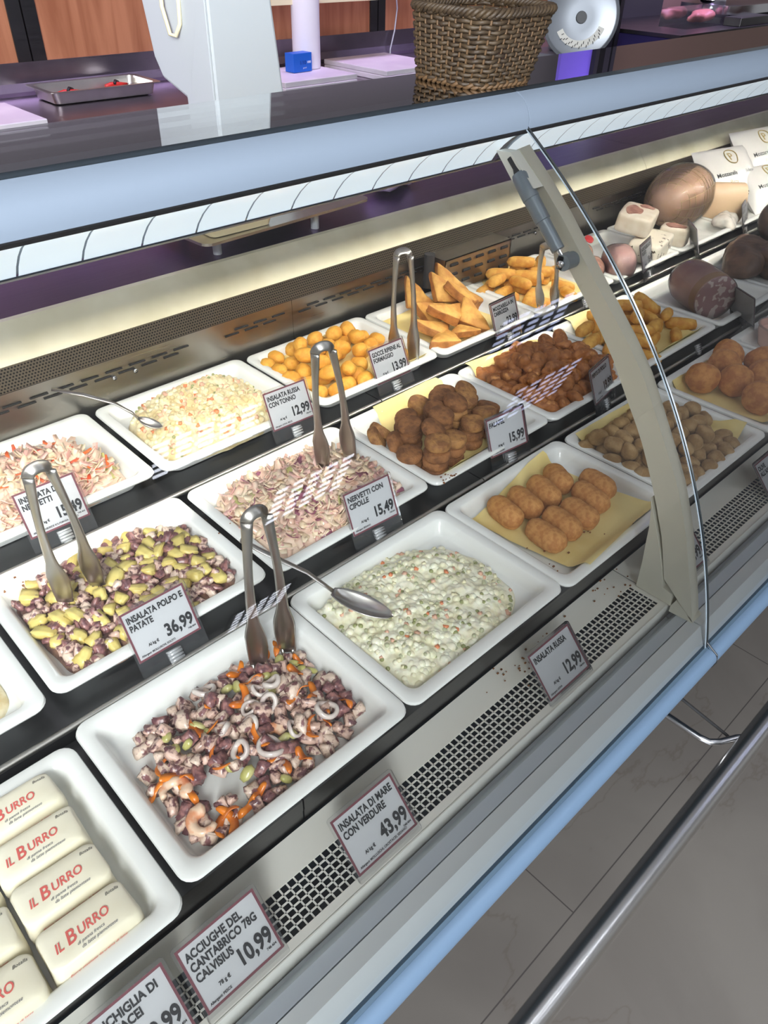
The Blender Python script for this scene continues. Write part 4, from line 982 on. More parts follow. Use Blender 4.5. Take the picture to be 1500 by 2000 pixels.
blet = text_mesh([('IL', -.031, -.0075, .0125, .0002, .25, 'LEFT', .8, 0), ('B', -.0205, -.0075, .0185, .0003, .22, 'LEFT', .85, 0), ('URRO', -.0095, -.0055, .0125, .0002, .2, 'LEFT', .86, 0),
                  ('di panna fresca', -.014, -.0125, .0042, 0, .4, 'LEFT', 1, 1), ('da latte piemontese', -.012, -.0170, .0042, 0, .4, 'LEFT', 1, 1), ('Botalla', .0235, .0105, 0.0046, 0, .35, 'LEFT', 1, 2)], zt)
flet = text_mesh([('Burro ottenuto da crema di latte', -.030, .021, .0040, 0, .3, 'LEFT', 1, 0), ('prodotto in Italia', -.018, .0150, .0036, 0, .3, 'LEFT', 1, 1), ('125g', -.006, .008, .0048, .0001, 0, 'LEFT', 1, 1)])
# front lettering stands on the pack's front face
for v in flet.vertices: v.co = Vector((v.co.x, -BD / 2 * (1.10 - .17 * max(0, v.co.y - .006) / .024) - .0012, v.co.y))
for me_ in (blet, flet):
    for m_ in (M['redink'], M['greyink'], M['ink']): me_.materials.append(m_)
BP = [(.029, .391, 'wrapped butter pack at the front right of its tray, nearest the grille'), (.029, .4425, 'wrapped butter pack second from the front in the right column'),
      (.029, .494, 'wrapped butter pack third from the front in the right column'), (.029, .5455, 'rearmost wrapped butter pack in the right column'),
      (-.058, .388, 'wrapped butter pack at the front left, its ends cut by the photo edge'), (-.058, .4395, 'wrapped butter pack second from the front in the left column'),
      (-.058, .491, 'wrapped butter pack third from the front in the left column, mostly cut off'), (-.058, .5425, 'rearmost wrapped butter pack in the left column')]
for i, (x, y, lb) in enumerate(BP):
    t = empty('butter_pack', (x, y, ZA + .0075), (0, 0, U(-.03, .03))); tag(t, lb, 'butter', 'wrapped butter packs in the tray')
    w = link('wrapper', BM[i % 3], M['wrap'], t, True)
    link('lettering', blet, None, w, None); link('side_lettering', flet, None, w, None)

# ================================================================ price tags
CW, CH = .086, .066
def card_mesh():
    m_ = MB(); m_.box(-CW / 2, CW / 2, 0, CH, -.0004, 0); me = m_.mesh('card'); return me
CARD = card_mesh(); CARD.materials.append(M['card'])
def border_mesh():
    m_ = MB(); b = .0026; z = .00025
    for x0, x1, y0, y1 in ((-CW / 2, CW / 2, 0, b), (-CW / 2, CW / 2, CH - b, CH), (-CW / 2, -CW / 2 + b, b, CH - b), (CW / 2 - b, CW / 2, b, CH - b)):
        m_.add([(x0, y0, z), (x1, y0, z), (x1, y1, z), (x0, y1, z)], [(0, 1, 2, 3)])
    return m_.mesh('border')
BORD = border_mesh(); BORD.materials.append(M['border'])
def sleeve_mesh(tail):
    m_ = MB(); v = [(x, y + CH / 2, 0) for x, y in rrect(CW / 2 + .003, CH / 2 + .004, .004)]
    if tail: v = [(x, y - (tail if y < CH / 2 else 0), z) for x, y, z in v]
    n = len(v); m_.add([(x, y, .0012) for x, y, z in v], [tuple(range(n))]); m_.add([(x, y, -.0012) for x, y, z in v], [tuple(range(n))[::-1]])
    m_.add([(x, y, .0012) for x, y, z in v] + [(x, y, -.0012) for x, y, z in v], [(i, (i + 1) % n, n + (i + 1) % n, n + i) for i in range(n)])
    return m_.mesh('sleeve')
SL0 = sleeve_mesh(.004); SL1 = sleeve_mesh(.020)
for s_ in (SL0, SL1): s_.materials.append(M['plastic'])
def clip_mesh():
    m_ = MB()
    for y, r in ((-.018, .0026), (-.0135, .0022), (-.009, .0026), (-.0055, .0018)): m_.tube([(-.0095, y, .003), (.0095, y, .003)], r, 8)
    m_.box(-.0095, .0095, -.022, -.004, -.001, .002); m_.box(-.006, .006, -.026, -.02, -.002, .004); return m_.mesh('clip')
CLIP = clip_mesh(); CLIP.materials.append(clear('frosted_clip', (.9, .9, .9), 2.5, 1.5, .12, .38, (226, 228, 230))); CLIP.polygons.foreach_set('use_smooth', [True] * len(CLIP.polygons))
def price_tag(x, y, z, tilt, lines, price, label, tail=True, rz=0., small='Al kg €', allg='Allergeni: SEDANO, SOLFITI', scale=1., blank=False):
    t = empty('price_tag', (x, y, z), (math.radians(tilt), 0, 0)); t.rotation_euler = (Matrix.Rotation(rz, 3, 'Z') @ Matrix.Rotation(math.radians(tilt), 3, 'X')).to_euler()
    t.scale = (scale,) * 3; tag(t, label, 'price tag', 'maroon bordered price tags')
    off = .020 if tail else .004
    def ch(name, me, p=None):
        o = link(name, me, None, p or t, None); o.location = (0, 0, 0) if p else (0, off, 0); return o
    cdo = ch('card', CARD); ch('border', BORD, cdo)
    y_sz = .0112; y_b = .0135; it = []; y0 = CH - .0155
    for k, l in enumerate(lines): it.append((l, -CW / 2 + .0055, y0 - k * .0108, y_sz, .00042, 0, 'LEFT', .84 if len(max(lines, key=len)) < 14 else .76, 0))
    it.append((price, CW / 2 - .0045, y_b, .0220, .0008, 0, 'RIGHT', .78, 0))
    it.append((small, CW / 2 - .0045 - .0118 * len(price) * .78 - .003, .0140, .0052, .0002, 0, 'RIGHT', .9, 0))
    it.append((allg, -CW / 2 + .0055, .0050, .0036, .0001, 0, 'LEFT', .95, 0)); it.append(('748.404', CW / 2 - .0045, .0080, .0034, .0001, 0, 'RIGHT', 1, 0))
    me = text_mesh(it); me.materials.append(M['ink']); ch('lettering', me, cdo)
    ch('plastic_sleeve', SL1 if tail else SL0)
    if tail: o = ch('clip', CLIP)
    return t
ZD = .7315
price_tag(.632, .281, ZD, 46, ['INSALATA RUSSA'], '12,99', 'price tag INSALATA RUSSA 12,99 standing on the front grille', False, allg='Allergeni: UOVA')
price_tag(.302, .281, ZD, 46, ['INSALATA DI MARE', 'CON VERDURE'], '43,99', 'price tag INSALATA DI MARE CON VERDURE 43,99 on the front grille', False, allg='Allergeni: MOLLUSCHI, CROSTACEI, SEDANO')
price_tag(.118, .281, ZD, 46, ['ACCIUGHE DEL', 'CANTABRICO 78G', 'CALVISIUS'], '10,99', 'price tag ACCIUGHE DEL CANTABRICO 10,99 on the front grille', False, small='78 g €', allg='Allergeni: PESCE')
price_tag(.020, .283, ZD, 46, ['CONCHIGLIA DI', 'CROSTACEI'], '9,99', 'price tag ending CHIGLIA DI, cut by the bottom edge of the photo', False, allg='Allergeni: CROSTACEI')
price_tag(1.272, .283, ZD, 46, ["OLIVE", "ALL'ASCOLANA"], '14,99', "price tag OLIVE ALL'ASCOLANA at the right edge on the front grille", False, allg='Allergeni: GLUTINE')
price_tag(.955, .281, ZD, 46, ['CROCCHETTE'], '8,99', 'price tag ending 8,99 half hidden behind the grey post', False, allg='Allergeni: GLUTINE')
price_tag(.2575, .618, .790, 63, ['INSALATA POLPO E', 'PATATE'], '36,99', 'price tag INSALATA POLPO E PATATE 36,99', allg='Allergeni: MOLLUSCHI, SOLFITI')
price_tag(.605, .620, .790, 66, ['NERVETTI CON', 'CIPOLLE'], '15,49', 'price tag NERVETTI CON CIPOLLE 15,49', rz=-.06, allg='Allergeni: SEDANO')
price_tag(.912, .616, .790, 68, ['FALAFEL'], '15,99', 'price tag FALAFEL 15,99', rz=-.10, allg='Allergeni: SESAMO')
price_tag(1.196, .612, .790, 68, ['PEPITE DI POLLO'], '19,99', 'price tag PEPITE DI POLLO 19,99 beside the grey post', rz=.18, allg='Allergeni: GLUTINE')
price_tag(.252, .893, .815, 64, ['INSALATA DI', 'NERVETTI'], '15,49', 'price tag INSALATA DI NERVETTI 15,49 behind the leftmost tongs', rz=-.02, allg='Allergeni: ANIDRIDE SOLFOROSA, SEDANO')
price_tag(.668, .893, .815, 66, ['INSALATA RUSSA', 'CON TONNO'], '12,99', 'price tag INSALATA RUSSA CON TONNO 12,99', rz=-.04, allg='Allergeni: UOVA, PESCE')
price_tag(.911, .896, .815, 64, ['GOCCE RIPIENE AL', 'FORMAGGIO'], '13,99', 'price tag GOCCE RIPIENE AL FORMAGGIO 13,99', rz=0, allg='Allergeni: GLUTINE, LATTE, UOVA')
price_tag(1.240, .888, .815, 68, ['MOZZARELLA IN', 'CARROZZA'], '23,99', 'price tag MOZZARELLA IN CARROZZA 23,99', rz=.06, allg='Allergeni: GLUTINE, LATTE')
price_tag(1.800, .888, .815, 70, ['MORTADELLA DI', 'FEGATO'], '18,49', 'price tag ending 18,49 in front of the wrapped sausage', rz=.25, allg='Allergeni: LATTE')
price_tag(2.33, .888, .815, 72, ['PETTO DI POLLO', 'ARROSTO'], '19,99', 'price tag ending 19,99 in front of the mozzarella bags', rz=.3, allg='Allergeni: LATTE')
price_tag(2.03, .886, .815, 70, [''], '', 'price tag seen at a steep angle in front of the rinded blocks', rz=.75, small='', allg='')
price_tag(1.755, .612, .790, 72, [''], '', 'price tag seen nearly edge on below the cut sausage', rz=1.05, small='', allg='')
for x, y, z, lb in ((1.528, .612, .797, 'empty clear label clip on the rail right of the post'), (1.50, .886, .822, 'clear label clip on the back rail beside the post')):
    o = link('label_clip', CLIP, None, None, None); o.location = (x, y, z + .02); o.rotation_euler = (math.radians(60), 0, 0); tag(o, lb, 'clip')

# ================================================================ tongs and spoons
def tongs(top, tipL, tipR, label, fork=False):
    top = Vector(top); tl = Vector(tipL); tr = Vector(tipR); mid = (tl + tr) / 2; ax = (mid - top); L = ax.length; ax.normalize()
    side = (tr - tl); side -= ax * side.dot(ax); sep = side.length; side.normalize(); nrm = ax.cross(side); nrm = (nrm * .62 + side * .78).normalized()
    t = empty('serving_tongs', top); tag(t, label, 'tongs', 'steel serving tongs'); t.location = (0, 0, 0)
    def pt(u, s_, out): return top + ax * (L * u) + side * out
    for s_, nm in ((-1, 'arm'), (1, 'arm')):
        m_ = MB(); n = 26; pts = []; rad = []
        for k in range(n + 1):
            u = k / n; o_ = .0125 + (sep / 2 - .0125) * max(0, (u - .05) / .95) ** 1.1 + .004 * math.sin(PI * min(1, u * 1.2))
            pts.append(pt(.02 + u * .98, s_, s_ * o_))
            if u < .62: w = .0070 - .0018 * math.sin(PI * u / .62)
            else: w = .0060 + .0075 * min(1, (u - .62) / .14) - .0028 * max(0, (u - .86) / .14)
            rad.append((w, .0024))
        m_.tube(pts, rad, 12, flat=nrm)
        o = m_.build(nm, M['utensil'], t, True)
        if fork:
            m2 = MB(); b = pts[-1]
            for q in (-1, 1): m2.tube([b - ax * .004 + nrm * q * .0065, b + ax * .012 + nrm * q * .006, b + ax * .020 + nrm * q * .0045], [.0028, .0022, .0008], 8)
            m2.build('tine', M['utensil'], o, True)
    m_ = MB(); pts = []
    for k in range(13):
        a = PI * k / 12; pts.append(top + ax * (L * .02 - .010 * math.sin(a)) + side * (-.0125 * math.cos(a)))
    m_.tube(pts, [(.0072, .0017)] * 13, 12, flat=nrm); m_.build('spring_loop', M['utensil'], t, True)
    return t
tongs((.204, .752, 1.030), (.192, .768, .825), (.236, .766, .828), 'steel tongs standing in the octopus and potato salad')
tongs((.603, .738, 1.053), (.617, .766, .842), (.660, .748, .842), 'steel tongs standing in the middle row tendon salad')
tongs((.966, .948, 1.045), (.950, .946, .838), (.982, .924, .838), 'steel tongs standing in the tray of small yellow cheese bites')
tongs((.347, .546, 1.013), (.324, .540, .792), (.366, .536, .792), 'steel tongs standing in the seafood salad', True)
tongs((1.262, .842, 1.020), (1.372, .917, .850), (1.392, .892, .850), 'forked steel tongs half hidden behind the gas strut', True)
def spoon(path, bowl_len, bw, label):
    P = [Vector(p) for p in path]; t = empty('serving_spoon', (0, 0, 0)); tag(t, label, 'spoon')
    m_ = MB(); n = len(P); m_.tube(P, [(.0036 * (1.3 if i < 2 else 1), .0018) for i in range(n)], 10, flat=(P[1] - P[0]).cross(Vector((0, 0, 1))))
    m_.build('handle', M['utensil'], t, True)
    a = P[-1]; d = (P[-1] - P[-2]).normalized(); d.z = d.z * .35; d.normalize(); s_ = d.cross(Vector((0, 0, 1))).normalized(); up = s_.cross(d); up = up if up.z > 0 else -up
    m_ = MB(); N1, N2 = 16, 10; v = []; f = []
    for i in range(N1 + 1):
        u = i / N1; w = bw * math.sin(PI * min(1, .06 + u * .94)) ** .55
        for j in range(N2 + 1):
            q = j / N2 * 2 - 1; dep = .009 * math.sin(PI * u) ** .7 * (1 - q * q)
            v.append(a + d * (bowl_len * u) + s_ * (w * q) - up * dep)
    for i in range(N1):
        for j in range(N2): k = i * (N2 + 1) + j; f.append((k, k + 1, k + N2 + 2, k + N2 + 1))
    m_.add(v, f); o = m_.build('bowl', M['utensil'], t, True); so = o.modifiers.new('s', 'SOLIDIFY'); so.thickness = .0012
    return t
spoon([(.378, .637, .904), (.400, .612, .884), (.432, .574, .858), (.444, .557, .842), (.450, .546, .834)], .084, .0165, 'steel spoon resting in the front row russian salad')
spoon([(.348, 1.08, .943), (.385, 1.055, .930), (.420, 1.030, .912), (.438, 1.018, .894), (.444, 1.012, .884)], .04, .012, 'thin spoon handle sticking out of the tuna russian salad')

# ================================================================ right bay goods
def wrapped(name, loc, rot, me, m, label, cat):
    t = empty(name, loc, rot); tag(t, label, cat); o = link('body', me, m, t, True); return t
# mottled cut sausage
t = empty('cooked_sausage', (1.738, .722, ZB + .060)); d = Vector((-.50, -.866, 0)).normalized(); t.rotation_euler = (0, 0, math.atan2(d.y, d.x)); tag(t, 'large cling-wrapped mottled pink sausage with a speckled cut face', 'sausage')
mb = MB(); rings = []
for x, r in ((-.078, .012), (-.076, .028), (-.068, .042), (-.050, .050), (-.02, .0525), (.03, .0525), (.058, .0505)):
    rings.append([(x, r * math.cos(2 * PI * k / 36) * 1.04, r * math.sin(2 * PI * k / 36)) for k in range(36)])
loft(mb, rings); o = autosmooth(mb.build('body', M['mort'], t), .9)
mb = MB(); loft(mb, [[(x, r * math.cos(2 * PI * k / 36) * 1.04, r * math.sin(2 * PI * k / 36)) for k in range(36)] for x, r in ((.0582, .0500), (.0588, .049))]); o = mb.build('cut_face', M['mortf'], t); o['label'] = 'speckled cut face'
mb = MB(); loft(mb, [[(x, r * math.cos(2 * PI * k / 36) * 1.04, r * math.sin(2 * PI * k / 36)) for k in range(36)] for x, r in ((.036, .0529), (.056, .0515))], False, False); o = mb.build('paper_band', mat('tan_band', (196, 158, 122), .5), t); o['label'] = 'tan paper band'
mb = MB(); rings = [[(x, r * math.cos(2 * PI * k / 36) * 1.04, r * math.sin(2 * PI * k / 36)) for k in range(36)] for x, r in ((-.10, .004), (-.085, .020), (-.070, .044), (-.05, .0515), (-.02, .0535), (.03, .0535), (.060, .052), (.0615, .03), (.0615, .002))]
loft(mb, rings, False, False); mb.build('cling_film', M['film'], t, True)
def lump(name, loc, dims, m, label, cat, rz=0, n=2.3, amp=.2, freq=14, seed=1, film=False):
    t = empty(name, loc, (0, 0, rz)); tag(t, label, cat)
    me = sq(*dims, n, amp, freq, seed, 5, fine=.02, ffreq=120); link('body', me, m, t, True)
    if film: me2 = sq(*(q * 1.03 for q in dims), n, amp, freq, seed, 4); link('cling_film', me2, M['film'], t, True)
    return t
lump('roast_meat', (2.06, .765, ZB + .045), (.125, .055, .040), M['roast'], 'long dark brown roast beside the cut sausage', 'meat', .3, 2.4, .25, 16, 3)
lump('roast_meat', (2.12, .700, ZB + .050), (.085, .060, .048), M['roast'], 'bulky dark roast in front, cut by the right edge', 'meat', -.2, 2.4, .3, 16, 4)
lump('roast_meat', (2.33, .800, ZB + .075), (.065, .06, .062), mat('reddish_roast', (96, 66, 54), .4, coat=.5), 'rounded film-wrapped dark roast at the right edge', 'meat', .4, 2.1, .12, 14, 6, True)
lump('wrapped_sausage', (1.715, .935, ZC + .046), (.052, .036, .036), M['mort'], 'film-wrapped mottled sausage piece behind its price tag', 'sausage', .9, 2.7, .12, 20, 8, True)
lump('tied_roll', (1.665, 1.015, ZC + .045), (.065, .030, .028), mat('rolled_meat', (202, 142, 118), .35, c2=(222, 176, 150), cs=40, coat=.6), 'net-tied pink meat roll with a red label, behind the post', 'meat', .5, 2.2, .08, 60, 9, True)
lump('tied_roll', (1.655, .965, ZC + .032), (.055, .026, .024), mat('rolled_meat_dark', (184, 128, 106), .35, c2=(214, 166, 140), cs=50, coat=.6), 'smaller pink meat roll in front of the red-labelled one', 'meat', .6, 2.2, .08, 60, 19, True)
o = link('paper_label', sq(.022, .016, .004, 3, .05, 30, 4, 3), M['redlabel'], None, True); o.location = (1.69, 1.055, ZC + .070); o.rotation_euler = (.5, 0, .5); tag(o, 'red paper label on the tied meat roll', 'label')
o = link('paper_label', sq(.024, .012, .004, 3, .05, 30, 5, 3), M['redlabel'], None, True); o.location = (1.742, 1.045, ZC + .066); o.rotation_euler = (.4, 0, .4); tag(o, 'second red paper label, nearer the white blocks', 'label')
def block(loc, rz, w, d, h, m, label, top=None, rx=0.):
    t = empty('terrine_block', loc, (rx, 0, rz)); tag(t, label, 'terrine')
    me = sq(w / 2, d / 2, h / 2, 9., .03, 20, 3, 5); link('body', me, m, t, True)
    if top:
        for q, (a, b, c, e) in enumerate(top):
            m_ = MB(); n = 22; pts = [(a + c * math.cos(2 * PI * k / n) * (1 + .25 * math.sin(3 * 2 * PI * k / n + q)), b + e * math.sin(2 * PI * k / n)) for k in range(n)]
            loft(m_, [[(x, y, h / 2 - .003) for x, y in pts], [(x, y, h / 2 + .0012) for x, y in pts]]); o = m_.build('meat_inlay', M['terr'], t); o['label'] = 'marbled pink meat inlay'
    return t
block((1.900, .955, ZC + .036), .25, .150, .085, .052, M['herbw'], 'white herb-flecked block lying under the topped one')
block((1.900, 1.010, ZC + .092), .35, .125, .090, .050, M['lard'], 'upper white rinded block with a pink marbled meat top', [(-.012, .012, .036, .022), (.040, -.012, .014, .020)], .12)
block((2.02, .955, ZC + .040), .25, .05, .075, .05, M['lard'], 'small white block with a pink streaked top beside the herb-flecked one', [(0, 0, .018, .028)])
# netted ham
t = empty('netted_ham', (2.215, 1.060, ZC + .085), (0, 0, .2)); tag(t, 'large egg-shaped netted ham wrapped in clear film', 'ham')
hm = sq(.145, .080, .075, 2.2, .05, 16, 4, 5)
for v in hm.vertices:
    v.co *= 1 + .018 * abs(math.sin(v.co.x * 110)) * 1 + .018 * abs(math.sin(math.atan2(v.co.z, v.co.y) * 14))
link('body', hm, M['ham'], t, True)
mb = MB()
for i in range(-6, 7):
    x = i * .0215; s_ = (1 - (abs(x) / .148) ** 2.2) ** (1 / 2.2)
    if s_ > .15: mb.tube([(x, .0845 * s_ * math.cos(2 * PI * k / 40), .0795 * s_ * math.sin(2 * PI * k / 40)) for k in range(40)], .0013, 5, closed=True)
for j in range(14):
    a = PI * 2 * j / 14
    mb.tube([(x, .0845 * (1 - (abs(x) / .148) ** 2.2) ** (1 / 2.2) * math.cos(a), .0795 * (1 - (abs(x) / .148) ** 2.2) ** (1 / 2.2) * math.sin(a)) for x in [-.14 + .014 * q for q in range(21)]], .0013, 5)
mb.build('netting', M['net'], t, True)
link('cling_film', sq(.154, .0880, .083, 2.2, .05, 16, 4, 4), M['film'], t, True)
t = empty('turkey_roll', (2.335, .985, ZC + .060), (0, .0, -.75)); tag(t, 'pale turkey roll with a smooth cut face, between ham and mozzarella bags', 'meat')
mb = MB(); loft(mb, [[(x, .040 * r * math.cos(2 * PI * k / 30), .058 * r * math.sin(2 * PI * k / 30)) for k in range(30)] for x, r in ((-.06, .9), (-.03, 1), (.055, 1), (.058, .97))]); autosmooth(mb.build('body', M['turkey'], t), .8)
# mozzarella bags
def bag(loc, rot, w, h, th, label, txt=True, m='bag'):
    t = empty('mozzarella_bag', loc, rot); tag(t, label, 'bag', 'white printed mozzarella bags')
    def z_(x, y): u = min(1, abs(2 * x / w)); q = min(1, abs(2 * y / h)); return th * ((1 - u ** 2.6) * (1 - q ** 2.6)) ** .5 + .004 * noise.noise(Vector((x * 30, y * 30, loc[0])))
    n = 26; v = []; f = []
    for s_ in (1, -1):
        b = len(v)
        for i in range(n + 1):
            for j in range(n + 1):
                x = w * (i / n - .5); y = h * (j / n - .5); v.append((x, y, s_ * (z_(x, y)) if 0 < i < n and 0 < j < n else 0))
        for i in range(n):
            for j in range(n): k = b + i * (n + 1) + j; q = (k, k + 1, k + n + 2, k + n + 1); f.append(q if s_ > 0 else q[::-1])
    me = bpy.data.meshes.new('bag'); me.from_pydata(v, [], f); me.update(); link('film', me, M[m], t, True)
    if txt:
        it = [('Mozzarella', -w * .36, -.004, .019, .0002, 0, 'LEFT', 1, 0), ('Julienne', w * .16, .0, .014, 0, .2, 'LEFT', 1, 1), ('P', -.012, h * .22, .036, .0006, 0, 'LEFT', 1, 2), ('Pizza', -w * .2, -.03, .018, 0, .2, 'LEFT', 1, 2)]
        me = text_mesh(it, lambda x, y: z_(x, y) + .0016)
        for m_ in (M['ink'], M['greyink'], M['goldink']): me.materials.append(m_)
        link('lettering', me, None, t, None)
        mb_ = MB()
        for k in range(5): mb_.tube([(-w * .10 + i * .004 + w * .0, -h * .30 - k * .0085 + .0035 * math.sin(i * .8), z_(-w * .1 + i * .004, -h * .30 - k * .0085) + .002) for i in range(15)], .0015, 5)
        mb_.build('wave_emblem', M['ink'], t, True)
        mb_ = MB(); mb_.tube([(.002 + .026 * math.cos(2 * PI * k / 30), h * .22 + .012 + .024 * math.sin(2 * PI * k / 30), z_(.026 * math.cos(2 * PI * k / 30), h * .22 + .012 + .024 * math.sin(2 * PI * k / 30)) + .0015) for k in range(30)], .0016, 5, closed=True)
        mb_.build('ring_emblem', M['goldink'], t, True)
    return t
bag((2.50, 1.055, ZC + .085), (math.radians(48), 0, math.radians(-12)), .24, .20, .038, 'upper white mozzarella bag beside the netted ham')
bag((2.76, 1.075, ZC + .105), (math.radians(48), 0, math.radians(-8)), .24, .20, .038, 'rearmost white mozzarella bag at the right edge')
bag((2.62, .965, ZC + .050), (math.radians(38), 0, math.radians(-12)), .24, .18, .036, 'lower white mozzarella bag behind the 19,99 price tag')
bag((3.00, 1.09, ZC + .14), (math.radians(60), 0, .1), .16, .20, .03, 'dark green bag behind the mozzarella bags at the right edge', False, 'green')
# crumpled film next to the turkey
o = link('crumpled_film', sq(.06, .035, .020, 2.4, .5, 22, 9, 4, fine=.2, ffreq=60), mat('crumpled_clear_wrap', (206, 200, 190), .25, c2=(226, 222, 214), cs=30, coat=.6), None, True); o.location = (2.27, .935, ZC + .034); o.rotation_euler = (0, 0, .3); tag(o, 'crumpled clear wrap end in front of the turkey roll', 'film')
# pink tub in the front row
t = empty('deli_tub', (1.742, .520, ZA + .008)); tag(t, 'round pink deli tub cut by the right edge of the photo', 'tub')
mb = MB(); loft(mb, [[(r * math.cos(2 * PI * k / 40), r * math.sin(2 * PI * k / 40), z) for k in range(40)] for r, z in ((.040, 0), (.048, .03), (.050, .045), (.047, .045), (.044, .03), (.02, .028))]); autosmooth(mb.build('cup', M['tubp'], t), .6)
mb = MB(); mb.tube([(.050 * math.cos(2 * PI * k / 40), .050 * math.sin(2 * PI * k / 40), .0455) for k in range(40)], .0022, 8, closed=True); mb.build('rim', M['film'], t, True)

# ================================================================ basket on the glass top
t = empty('wicker_basket', (0, 0, 0)); tag(t, 'brown woven wicker basket standing on the glass counter top', 'basket')
z0, z1 = 1.3565, 1.4345
b0c, r0c = Vector((.800, .676)), Vector((.790, .655))
bu, bv = Vector((.112, -.006)), Vector((.008, .118))
ru, rv = Vector((.158, .010)), Vector((.010, .146))
def bk(u, w, h):
    """u,w in 0..1 round the squarish plan; returns xy at height fraction h"""
    f = h ** .8
    o_ = b0c.lerp(r0c, f); a = bu.lerp(ru, f); b = bv.lerp(rv, f); return o_ + a * u + b * w
def sqp(t_):
    a = 2 * PI * t_; c, s_ = math.cos(a), math.sin(a); k = (abs(c) ** 4.5 + abs(s_) ** 4.5) ** (-1 / 4.5); return .5 + .5 * c * k, .5 + .5 * s_ * k
rows = 15; stakes = 44
def wring(h, ph, off, rad, m_, n=176):
    pts = []
    for i in range(n):
        u, w = sqp(i / n); p = bk(u, w, h); c = bk(.5, .5, h); dd = (p - c).normalized(); q = off * math.cos(PI * stakes * i / n + ph)
        pts.append((p.x + dd.x * q, p.y + dd.y * q, z0 + (z1 - z0) * h + .0006 * math.sin(i * .7)))
    m_.tube(pts, rad, 6, closed=True)
mb = MB()
for k in range(rows): wring(.05 + .90 * k / (rows - 1), PI * (k % 2), .0022, (.00235 if k < 12 else .0026), mb)
mb.build('weave', M['wicker'], t, True)
mb = MB()
for i in range(stakes):
    u, w = sqp((i + .0) / stakes); mb.tube([(*bk(u, w, h), z0 + (z1 - z0) * h) for h in (0, .33, .66, 1)], .0015, 6)
mb.build('stakes', M['wicker_d'], t, True)
mb = MB()
for ph in range(3):
    pts = []; n = 240
    for i in range(n):
        u, w = sqp(i / n); p = bk(u, w, 1.0); c = bk(.5, .5, 1); dd = (p - c).normalized(); a = 2 * PI * 24 * i / n + ph * 2 * PI / 3
        pts.append((p.x + dd.x * .0038 * math.cos(a), p.y + dd.y * .0038 * math.cos(a), z1 + .0032 * math.sin(a)))
    mb.tube(pts, .0026, 6, closed=True)
mb.build('braided_rim', M['wicker'], t, True)
mb = MB()
for ph in range(2):
    pts = []; n = 200
    for i in range(n):
        u, w = sqp(i / n); p = bk(u, w, .0); c = bk(.5, .5, 0); dd = (p - c).normalized(); a = 2 * PI * 22 * i / n + ph * PI
        pts.append((p.x + dd.x * .002 * math.cos(a), p.y + dd.y * .002 * math.cos(a), z0 + .0015 + .002 * math.sin(a)))
    mb.tube(pts, .0025, 6, closed=True)
for j in range(24):
    w = (j + .5) / 24; mb.tube([(*bk(u / 10, w, 0), z0 + .002 + .001 * math.cos(PI * (u + j))) for u in range(1, 10)], .0022, 5)
mb.build('woven_base', M['wicker_d'], t, True)
# glazing under the basket corner: plastic bag with violet sheen on the far side
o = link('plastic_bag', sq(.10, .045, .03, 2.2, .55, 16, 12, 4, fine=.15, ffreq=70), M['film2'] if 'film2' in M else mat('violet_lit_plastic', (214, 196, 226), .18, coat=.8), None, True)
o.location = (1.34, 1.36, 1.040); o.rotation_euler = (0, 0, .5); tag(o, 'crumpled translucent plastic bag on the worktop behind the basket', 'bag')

# ================================================================ scale on the worktop
t = empty('counter_scale', (.98, 1.33, 1.012)); t.location = (0, 0, 0); tag(t, 'tall white counter scale with a steel platter on the purple-lit worktop', 'scale')
mb = MB(); M4 = Matrix.Translation((.925, 1.325, 1.046)) @ Matrix.Rotation(.06, 4, 'Z')
rings = [[M4 @ Vector((x, y, z)) for x, y in rrect(.215, .112, .02)] for z in (-.0025, .0025)]
loft(mb, rings); mb.build('platter', M['steel'], t)
for x, y in ((.764, 1.240), (.999, 1.238), (1.112, 1.375), (.79, 1.41)):
    mb = MB(); mb.tube([(x, y, 1.0125), (x, y, 1.044)], .0085, 16); autosmooth(mb.build('foot', M['scale'], t), .5)
mb = MB()  # cream lower housing
rings = [[(x + .800 + dx, y + 1.265, z) for x, y in rrect(hw, hd, .012)] for hw, hd, z, dx in ((.066, .045, 1.050, .012), (.078, .055, 1.075, .004), (.086, .065, 1.10, 0))]
loft(mb, rings); mb.build('lower_housing', M['scale_c'], t)
mb = MB()  # column: side profile in y-z, runs up out of view
side = [(1.45, 1.0125), (1.45, 1.62), (1.70, 1.62), (1.693, 1.374), (1.673, 1.276), (1.648, 1.24), (1.562, 1.214), (1.555, 1.0125)]
n = len(side)
def xr(z): return 1.101 - (z - 1.213) * .12
mb.add([(.930, y, z) for y, z in side] + [(xr(z), y, z) for y, z in side], [tuple(range(n)), tuple(range(n, 2 * n))[::-1]] + [(i, (i + 1) % n, n + (i + 1) % n, n + i) for i in range(n)])
mb.build('column', M['scale'], t, bevel=.006)
mb = MB(); pf = [(1.452, 1.10), (1.452, 1.40), (1.475, 1.40), (1.53, 1.24), (1.545, 1.10)]; n = len(pf)
mb.add([(.926, y, z) for y, z in pf] + [(.931, y, z) for y, z in pf], [tuple(range(n)), tuple(range(n, 2 * n))[::-1]] + [(i, (i + 1) % n, n + (i + 1) % n, n + i) for i in range(n)])
mb.build('side_cover', M['scale'], t, bevel=.001)
mb = MB(); mb.tube([(.926, 1.60, 1.44), (.920, 1.595, 1.37), (.919, 1.575, 1.325), (.920, 1.555, 1.325), (.926, 1.545, 1.345), (.928, 1.54, 1.42)], .004, 10); mb.build('handle', M['scale_c'], t, True)

